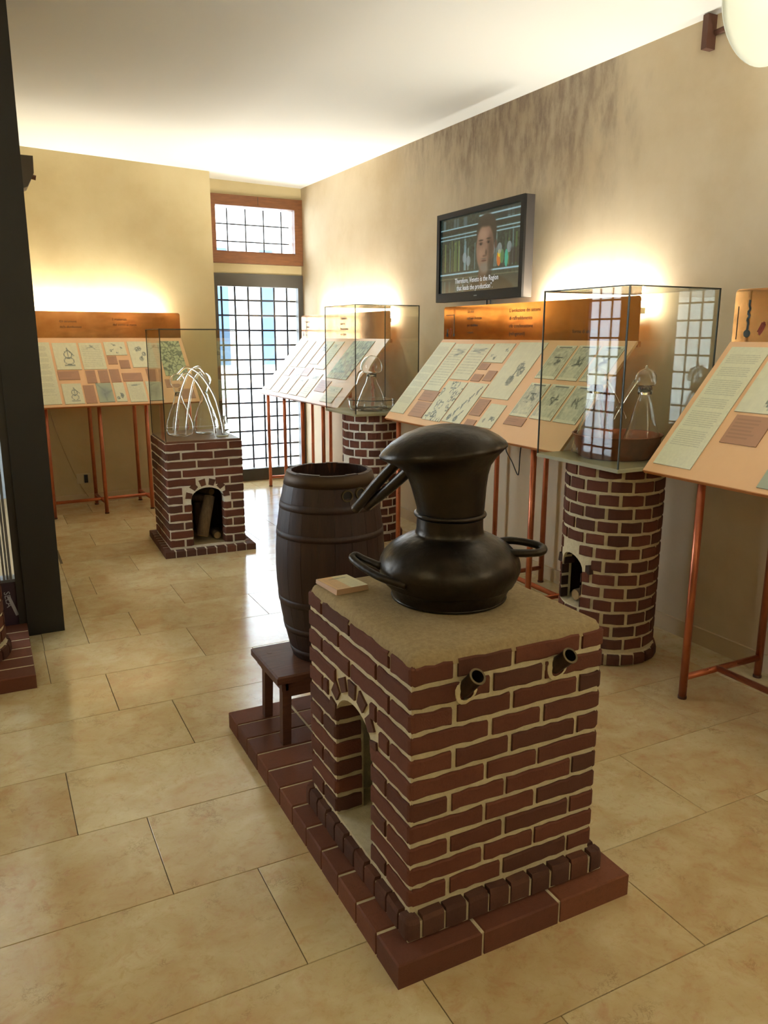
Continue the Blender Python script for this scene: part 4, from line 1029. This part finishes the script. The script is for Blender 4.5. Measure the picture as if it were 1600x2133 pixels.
# ================================================================== display stands
V1 = Vector((.465, 0, .536)).normalized()
def display(label, o, u, vup, ln, vl, cards, frames, foot, lamp, copper_txt, cat='display stand', wallgap=.09):
    """o: lower left corner of the sloping board, u along it, vup up the slope"""
    o, u, vup = Vector(o), Vector(u).normalized(), Vector(vup).normalized(); nrm = u.cross(vup).normalized()
    back_ = Vector((vup.x, vup.y, 0)).normalized()
    t = thing('display_stand', label, cat, (o+u*ln/2+back_*.25)*1.0-Vector((0, 0, o.z)))
    g = G(); g.obox(o, u*ln, vup*vl, -nrm*.014); build('sloping_board', g, 'board', t)
    g = G(); g.obox(o-vup*.004, u*ln, vup*.0038, -nrm*.018); build('board_edge', g, 'board_edge', t)
    top = o+vup*vl
    g = G(); c0 = top+back_*.006+Vector((0, 0, .0))
    # copper panel with rounded upper corners
    h = .222; n = 24; r = .018
    pl = [(0, 0), (ln, 0)]+[(ln-r+r*math.cos(a), h-r+r*math.sin(a)) for a in np.linspace(0, PI/2, 5)]+[(r-r*math.sin(a), h-r+r*math.cos(a)) for a in np.linspace(0, PI/2, 5)]
    for off in (0, .003): g.v += [tuple(c0+u*x+Vector((0, 0, z))+back_*off) for x, z in pl]
    k = len(pl); g.f = [tuple(range(k)), tuple(range(k, 2*k))[::-1]]+[(i, (i+1) % k, k+(i+1) % k, k+i) for i in range(k)]
    build('copper_panel', g, 'copper', t)
    g = G(); g.obox(c0-back_*.001+Vector((0, 0, -.03)), u*ln, back_*.02, (0, 0, .028)); build('rear_rail', g, 'board_edge', t)
    # printed cards
    for i, (kind, u0, v0, u1, v1) in enumerate(cards):
        w, hh = u1-u0, v1-v0; px = 46 if kind == 'text' else 26
        img = art(kind, px, max(8, int(px*hh/w*.75)) if kind != 'text' else 120, hash(label) % 1000+i*7 if False else len(label)*13+i*7)
        nm = {'caption': 'caption_card', 'text': 'text_sheet'}.get(kind, 'printed_sheet')
        picture(nm, img, o+u*u0+vup*v1+nrm*.0004, u, -vup, w, hh, .0035, 'print', t)
    # text and small figures on the copper
    for txt, x, z, sz, mm in copper_txt:
        g = text_geo(txt, sz, .0003); build('copper_lettering', place(g, c0-back_*.0006+u*x+Vector((0, 0, z)), u, (0, 0, 1), -back_), mm, t)
    # copper tube frames: front leg, back leg, foot tube; long tube joining them
    R = .0165
    fo, bo = foot
    def P(uu, off, z): q = o+u*uu+back_*off; return Vector((q.x, q.y, z))
    for uu in frames:
        zf = o.z+vup.z/ (math.hypot(vup.x, vup.y))*fo-.022; zb = o.z+vup.z/math.hypot(vup.x, vup.y)*bo-.025
        build('front_leg', G().tube([P(uu, fo, .004), P(uu, fo, zf)], R, 12), 'copper_tube', t, True)
        build('rear_leg', G().tube([P(uu, bo, .004), P(uu, bo, zb)], R, 12), 'copper_tube', t, True)
        build('foot_cap', G().tube([P(uu, fo, .0005), P(uu, fo, .012)], R*1.12, 12), 'rust', t); build('foot_cap', G().tube([P(uu, bo, .0005), P(uu, bo, .012)], R*1.12, 12), 'rust', t)
        build('cross_tube', G().tube([P(uu, fo, .095), P(uu, bo, .095)], R*.85, 10), 'copper_tube', t, True)
    build('long_tube', G().tube([P(min(frames), fo+(bo-fo)*.42, .098), P(max(frames), fo+(bo-fo)*.42, .098)], R*.85, 10), 'copper_tube', t, True)
    # fluorescent tube in a small batten behind the copper panel
    if lamp:
        a, b = lamp
        p0, p1 = c0+u*a+back_*.055+Vector((0, 0, .185)), c0+u*b+back_*.055+Vector((0, 0, .185))
        g = G(); g.obox(p0-back_*.02-Vector((0, 0, .05)), u*(b-a), back_*.04, (0, 0, .03)); build('lamp_batten', g, 'white_pl', t)
        build('fluorescent_tube', G().tube([p0, p1], .013, 10), 'tube', t, True)
    return t
OZ = .943
cm = [('text', .01, .055, .207, .679), ('page', .225, .268, .436, .669), ('page', .455, .376, .675, .672), ('sketch', .690, .526, .900, .678), ('sketch', .935, .265, 1.205, .689),
      ('engraving', 1.300, .434, 1.470, .669), ('engraving', 1.490, .433, 1.652, .672), ('engraving', 1.672, .435, 1.840, .671), ('engraving', 1.310, .169, 1.475, .400), ('engraving', 1.492, .169, 1.670, .402), ('engraving', 1.688, .169, 1.862, .405),
      ('ornate', .470, .044, .695, .358), ('spiral', .708, .055, .920, .362), ('caption', .262, .182, .455, .264), ('caption', .276, .05, .46, .172), ('caption', .690, .468, .788, .518), ('caption', .824, .385, .914, .463),
      ('caption', .70, .376, .800, .430), ('caption', .938, .131, 1.055, .252), ('caption', 1.313, .108, 1.480, .163), ('sketch', 1.085, .061, 1.235, .228), ('caption', .96, .03, 1.06, .10)]
ctm = [("Gli inizi:", .30, .175, .026, 'ink'), ("dall'uso di coppe", .30, .132, .026, 'ink'), ("per distillare", .30, .086, .026, 'ink'), ("i vapori", .30, .04, .026, 'ink'),
       ("L'evoluzione dei sistemi", .78, .168, .032, 'ink'), ("di raffreddamento", .78, .122, .032, 'ink'), ("e/o condensazione", .78, .075, .032, 'ink'), ("(refrigeranti)", .78, .028, .032, 'ink'),
       ("forma di un elmo", 1.38, .04, .03, 'ink')]
def glyphs(t, o, u, kind):
    """small printed still figures at the left end of a copper panel"""
    pass
stM = display('long sloping display stand under the screen, peach board with many prints', (2.49, 4.88, OZ), (0, -1, 0), V1, 1.882, .7096, cm, [.15, .66, 1.17, 1.65], (.03, .50), (1.03, 1.84), ctm)
cn = [('text', .031, .041, .229, .678), ('caption', .275, .19, .445, .33), ('sketch', .25, .345, .55, .674), ('colour', .55, .02, .75, .20), ('figure', .60, .36, .84, .67), ('caption', .60, .24, .80, .33), ('page', .9, .3, 1.15, .67), ('engraving', 1.25, .1, 1.5, .45), ('text', 1.6, .06, 1.8, .67)]
stN = display('nearest sloping display stand, cut off at the right edge, with a tall white text sheet', (2.49, 2.44, OZ), (0, -1, 0), V1, 1.94, .7096, cn, [.29, .79, 1.29, 1.75], (.03, .50), (.72, 1.6), [("La distillazione", .30, .15, .034, 'ink'), ("per discesa", .30, .10, .034, 'ink')])
cf_ = [('text', .05, .05, .24, .68), ('page', .28, .35, .47, .67), ('page', .5, .35, .69, .67), ('sketch', .72, .4, .92, .67), ('page', .95, .35, 1.15, .67), ('stone', 1.33, .27, 1.75, .68), ('caption', .28, .24, .45, .33), ('caption', .72, .26, .9, .36),
       ('page', .30, .04, .5, .22), ('page', .54, .04, .74, .30), ('page', .78, .04, .98, .23), ('page', 1.02, .04, 1.22, .30), ('caption', 1.28, .12, 1.5, .24), ('page', 1.55, .03, 1.80, .19)]
ctf = [("L'arte di", .12, .15, .03, 'ink'), ("distillare", .12, .10, .03, 'ink'), ("L'alambicco", .98, .168, .032, 'ink'), ("nasce in", .98, .122, .032, 'ink'), ("Mesopotamia", .98, .075, .032, 'ink'), ("e in Egitto", .98, .028, .032, 'ink')]
stF = display('far sloping display stand beside the barred door, glaring white with daylight', (2.49, 7.68, OZ), (0, -1, 0), V1, 1.97, .7096, cf_, [.18, .65, 1.12, 1.6], (.03, .50), (.35, 1.85), ctf)
ub = Vector((1, .07, 0)).normalized(); nb_ = Vector((-ub.y, ub.x, 0)); vb = nb_*.465+Vector((0, 0, .533)); OB = Vector((1.70, 6.93, .935))-ub*1.40
cb_ = [(k, a+1.40, b, c+1.40, d) for k, a, b, c, d in (('text', -1.36, .025, -1.145, .672), ('figure', -1.124, .378, -.929, .666), ('page', -.911, .377, -.723, .665), ('sketch', -.702, .527, -.524, .675), ('caption', -1.128, .272, -.961, .366), ('caption', -.908, .232, -.830, .366),
       ('caption', -.805, .233, -.727, .366), ('caption', -.712, .234, -.632, .373), ('caption', -.701, .429, -.623, .518), ('caption', -.608, .381, -.525, .472), ('caption', -.614, .242, -.448, .329), ('figure', -1.120, .023, -.967, .231), ('caption', -.954, .023, -.868, .210),
       ('colour', -.849, .028, -.726, .228), ('sketch', -.709, .028, -.623, .228), ('sketch', -.500, .390, -.291, .680), ('stone', -.239, .289, -.033, .684), ('page', -.597, .019, -.453, .232), ('page', -.435, .026, -.310, .234), ('caption', -.16, .037, -.03, .14), ('caption', -.401, .240, -.308, .372), ('caption', -.26, .16, -.12, .25))]
ctb = [("Gli strumenti", .36, .13, .026, 'ink'), ("della distillazione", .36, .085, .026, 'ink'), ("I materiali:", .80, .15, .03, 'ink'), ("dal vetro al rame", .80, .105, .03, 'ink')]
stB = display('back wall display stand left of the door, peach board with prints', OB, ub, vb, 1.40, .724, cb_, [.13, .55, .94, 1.32], (.07, .50), (.0, 1.22), ctb)
# printed still figures on the copper panels (flat print)
def figure_print(parent, c0, u, kind):
    c0, u = Vector(c0), Vector(u); w = Vector((0, 0, 1)); n_ = u.cross(w)
    def disc(x, z, r, m): build('printed_figure', place(G().tube([(x, z, 0), (x, z, .0004)], r, 16), c0, u, w, n_), m, parent)
    def line(pts, r, m):
        g = G()
        for (x0, z0), (x1, z1) in zip(pts, pts[1:]):
            d = Vector((x1-x0, z1-z0)); k = Vector((-d.y, d.x)).normalized()*r
            g.add([(x0-k.x, z0-k.y, .0004), (x1-k.x, z1-k.y, .0004), (x1+k.x, z1+k.y, .0004), (x0+k.x, z0+k.y, .0004)], [(0, 1, 2, 3)])
        build('printed_figure', place(g, c0, u, w, n_), m, parent)
    if kind == 1:
        disc(.075, .035, .017, 'ink_blue'); line([(.075, .05), (.078, .08), (.070, .095), (.082, .108), (.070, .122), (.082, .136), (.074, .155), (.076, .175)], .005, 'ink_blue')
        line([(.022, .01), (.022, .15)], .002, 'ink'); line([(.13, .04), (.15, .08), (.16, .075), (.15, .05), (.135, .03)], .006, 'ink_red')
    else:
        disc(.05, .03, .014, 'ink_blue'); line([(.05, .03), (.05, .07)], .006, 'ink_blue'); line([(.085, .02), (.10, .05), (.095, .075), (.08, .07)], .004, 'ink_red')
        disc(.135, .03, .011, 'ink_blue'); line([(.135, .03), (.135, .17)], .004, 'ink_blue'); line([(.03, .165), (.13, .165)], .002, 'ink'); line([(.11, .01), (.112, .16)], .0012, 'ink')
def c0_of(o, vup, vl):
    vup = Vector(vup).normalized(); bk = Vector((vup.x, vup.y, 0)).normalized(); return Vector(o)+vup*vl+bk*.0055
figure_print(stM, c0_of((2.49, 4.88, OZ), V1, .7096), (0, -1, 0), 0)
figure_print(stN, c0_of((2.49, 2.44, OZ), V1, .7096), (0, -1, 0), 1)
figure_print(stF, c0_of((2.49, 7.68, OZ), V1, .7096), (0, -1, 0), 0)
figure_print(stB, c0_of(OB, vb, .724), ub, 0)

# ================================================================== the screen on the wall
TX, TY0, TY1, TZ0, TZ1 = 2.90, 3.90, 4.89, 1.73, 2.307
tv = thing('television', 'black flat screen on the right wall showing a man speaking, with subtitles', 'television', (TX+.04, (TY0+TY1)/2, TZ0))
g = G().box(TX+.012, TY0, TZ0, TX+.07, TY1, TZ1); build('housing', g, 'tv_side', tv)
bz, bb = .036, .058
for a in ((TX-.004, TY0, TZ1-bz, TX+.0115, TY1, TZ1), (TX-.004, TY0, TZ0, TX+.0115, TY1, TZ0+bb), (TX-.004, TY0, TZ0+bb, TX+.0115, TY0+bz, TZ1-bz), (TX-.004, TY1-bz, TZ0+bb, TX+.0115, TY1, TZ1-bz)):
    build('bezel', G().box(*a), 'tv', tv)
build('wall_bracket', G().box(TX+.0705, 4.25, 1.85, WX-.0005, 4.55, 2.15), 'black_pl', tv)
build('maker_mark', place(text_geo('TV', .012, .0003), (TX-.0045, 4.41, TZ0+.022), (0, -1, 0), (0, 0, 1), (-1, 0, 0)), 'alu', tv) if False else build('maker_mark', G().box(TX-.0046, 4.375, TZ0+.026, TX-.004, 4.41, TZ0+.032), 'alu', tv)
def tv_picture(n=230, h=120):
    r = np.random.RandomState(3); yy, xx = np.mgrid[0:h, 0:n]; x = (xx+.5)/n; y = (yy+.5)/h
    img = np.tile(np.array([.14, .19, .17]), (h, n, 1))
    t = blur(r.rand(h, n), 3); t = (t-t.min())/np.ptp(t); img *= (.6+.8*t[..., None])
    def band(k, c, a=1.): img[:] = img*(1-(k*a)[..., None])+np.array(c)*(k*a)[..., None]
    def rect(x0, x1, y0, y1, c, a=1., s=.006): band(np.clip((x-x0)/s, 0, 1)*np.clip((x1-x)/s, 0, 1)*np.clip((y-y0)/s, 0, 1)*np.clip((y1-y)/s, 0, 1), c, a)
    def ell(cx, cy, rx, ry, c, a=1., s=.06): band(np.clip((1-np.hypot((x-cx)/rx, (y-cy)/ry))/s, 0, 1), c, a)
    for i in range(30):     # bottles
        bx = r.uniform(0, 1); bw = r.uniform(.012, .028); by = r.uniform(.28, .44); c = [(.34, .46, .48), (.24, .36, .18), (.42, .50, .50), (.20, .28, .22), (.36, .44, .24)][r.randint(5)]
        rect(bx, bx+bw, by, .72, c, .75); rect(bx+bw*.3, bx+bw*.65, by-.1, by, c, .6)
    for i in range(10): bx = r.uniform(.0, 1); rect(bx, bx+.035, .02, .14, (.25, .34, .36), .7)
    for y0, a in ((.135, .9), (.225, .8), (.27, .95)): rect(-.1, 1.1, y0, y0+.024, (.60, .78, .84), a, .012)
    rect(-.1, 1.1, .155, .215, (.10, .12, .11), .7)
    rect(.52, 1.0, .0, .12, (.10, .13, .13), .6); rect(.5, 1.05, .04, .07, (.64, .80, .86), .8, .012)
    rect(-.1, 1.1, .735, .765, (.62, .80, .88), .95, .014); rect(-.1, 1.1, .80, .82, (.40, .40, .33), .8, .01); rect(-.1, 1.1, .83, 1.05, (.13, .16, .15), .8)
    for i in range(8): bx = r.uniform(0, .4); rect(bx, bx+.03, .84, 1., (.22, .30, .30), .6)
    ell(.755, .62, .025, .10, (.72, .38, .12), .9); ell(.76, .56, .02, .05, (.75, .68, .15), .8); ell(.84, .63, .02, .11, (.18, .60, .50), .9); ell(.79, .60, .025, .09, (.30, .48, .28), .7)
    for cx, cy in ((.68, .50), (.76, .50), (.87, .50), (.33, .55), (.38, .6)): ell(cx, cy, .028, .07, (.46, .52, .54), .75)
    rect(.87, .99, .5, .72, (.12, .10, .13), .6, .03)
    # shoulders, neck, head
    ell(.63, 1.16, .36, .36, (.065, .058, .055), 1., .1); ell(.60, .98, .10, .20, (.07, .06, .055), 1., .2)
    ell(.575, .82, .075, .15, (.27, .20, .155), 1., .2); ell(.64, .84, .04, .14, (.12, .10, .09), .85, .5)
    ell(.60, .26, .128, .235, (.17, .155, .135), 1., .12); ell(.57, .10, .075, .07, (.28, .25, .22), .6, .9)
    ell(.715, .44, .018, .07, (.26, .19, .16), 1., .4)
    ell(.585, .47, .115, .32, (.45, .35, .29), 1., .14); ell(.56, .30, .08, .12, (.55, .44, .36), .75, .7); ell(.54, .53, .05, .10, (.54, .42, .34), .6, .8)
    ell(.66, .50, .055, .27, (.22, .165, .14), .8, .7)
    ell(.60, .135, .12, .085, (.18, .16, .14), 1., .4)
    ell(.585, .715, .085, .10, (.38, .365, .335), .8, .6); ell(.655, .69, .045, .13, (.15, .14, .13), .7, .6)
    for ex, sh in ((.535, 0), (.628, -.01)):
        ell(ex, .405+sh, .032, .030, (.20, .15, .125), .75, .7); ell(ex, .412+sh, .012, .016, (.06, .05, .05), .9, .5); ell(ex, .365+sh, .036, .014, (.16, .13, .11), .8, .5)
    ell(.575, .50, .018, .09, (.50, .39, .31), .7, .7); ell(.602, .53, .018, .06, (.22, .16, .13), .75, .7); ell(.58, .565, .026, .016, (.28, .20, .17), .8, .6)
    ell(.577, .625, .042, .015, (.26, .15, .13), .9, .5); ell(.577, .60, .048, .010, (.30, .275, .25), .7, .5)
    rect(.555, .60, .90, 1., (.24, .18, .14), .5, .02)
    return np.clip(img*1.05, 0, 1)
SW, SH = (TY1-TY0)-2*bz, TZ1-bz-TZ0-bb
picture('screen', tv_picture(), (TX+.0105, TY1-bz, TZ1-bz), (0, -1, 0), (0, 0, -1), SW, SH, .001, 'screen', tv)
M['sub'] = emit('lit_subtitle', (.85, .86, .84, 1), .75)
for txt, y_, z_ in (("Therefore, Veneto is the Region", TY1-bz-.19, TZ0+bb+.058), ("that leads the production\u201d.", TY1-bz-.215, TZ0+bb+.012)):
    build('subtitle', place(text_geo(txt, .045, .0002), (TX+.0085, y_, z_), (0, -.86, 0), (0, 0, 1.05), (-1, 0, 0)), 'sub', tv)
# cables
def cable(name, pts, r, m, label):
    o = build(name, G().tube(smoothpts(pts, 7), r, 6), m, None, True, loc=pts[0]); return tag(o, label, 'cable')
cable('hanging_cable', [(3.0, 4.41, 1.732), (3.01, 4.42, 1.68), (3.03, 4.43, 1.62), (3.05, 4.44, 1.56)], .004, 'cable', 'black cable hanging from under the screen, at its left')
cable('hanging_cable', [(3.0, 4.37, 1.732), (3.01, 4.38, 1.68), (3.03, 4.42, 1.63), (3.05, 4.43, 1.56)], .004, 'cable', 'black cable hanging slantwise from under the screen, at its right')
cable('cable_loop', [(2.93, 4.02, .86), (2.92, 4.03, .80), (2.92, 3.96, .73), (2.92, 3.90, .66), (2.92, 3.885, .68), (2.92, 3.88, .79), (2.93, 3.88, .87)], .0035, 'cable', 'thin black cable loop hanging below the middle display stand')
cable('wall_cable', [(.48, backy(.48)-.006, .95), (.53, backy(.53)-.006, .70), (.60, backy(.6)-.006, .45), (.68, backy(.68)-.006, .22), (.76, backy(.76)-.018, .06)], .0045, 'white_cable', 'beige cable running slantwise down the back wall to the floor')
so = thing('wall_socket', 'wall socket with a black plug under the back wall display stand', 'socket', (.73, backy(.73)-.001, .23))
build('socket_plate', G().box(.672, backy(.73)-.014, .185, .79, backy(.73)-.001, .275), 'white_pl', so)
build('plug', G().box(.735, backy(.73)-.045, .195, .765, backy(.73)-.014, .265), 'black_pl', so)
# dark box high on the left wall
bx = thing('wall_box', 'dark grey box with a slanted underside high on the wall beside the black jamb', 'wall box', (WL+.001, 5.5, 2.42))
g = G(); pl = [(WL+.001, 2.33), (WL+.10, 2.37), (WL+.140, 2.45), (WL+.143, 2.545), (WL+.001, 2.545)]
g.v = [(x, 5.40, z) for x, z in pl]+[(x, 5.56, z) for x, z in pl]; g.f = [tuple(range(5)), tuple(range(5, 10))[::-1]]+[(i, 5+i, 5+(i+1) % 5, (i+1) % 5) for i in range(5)]
build('box_body', g, 'box', bx)
build('knob', G().tube([(WL+.125, 5.42, 2.43), (WL+.15, 5.42, 2.425)], .014, 10), 'rust', bx)
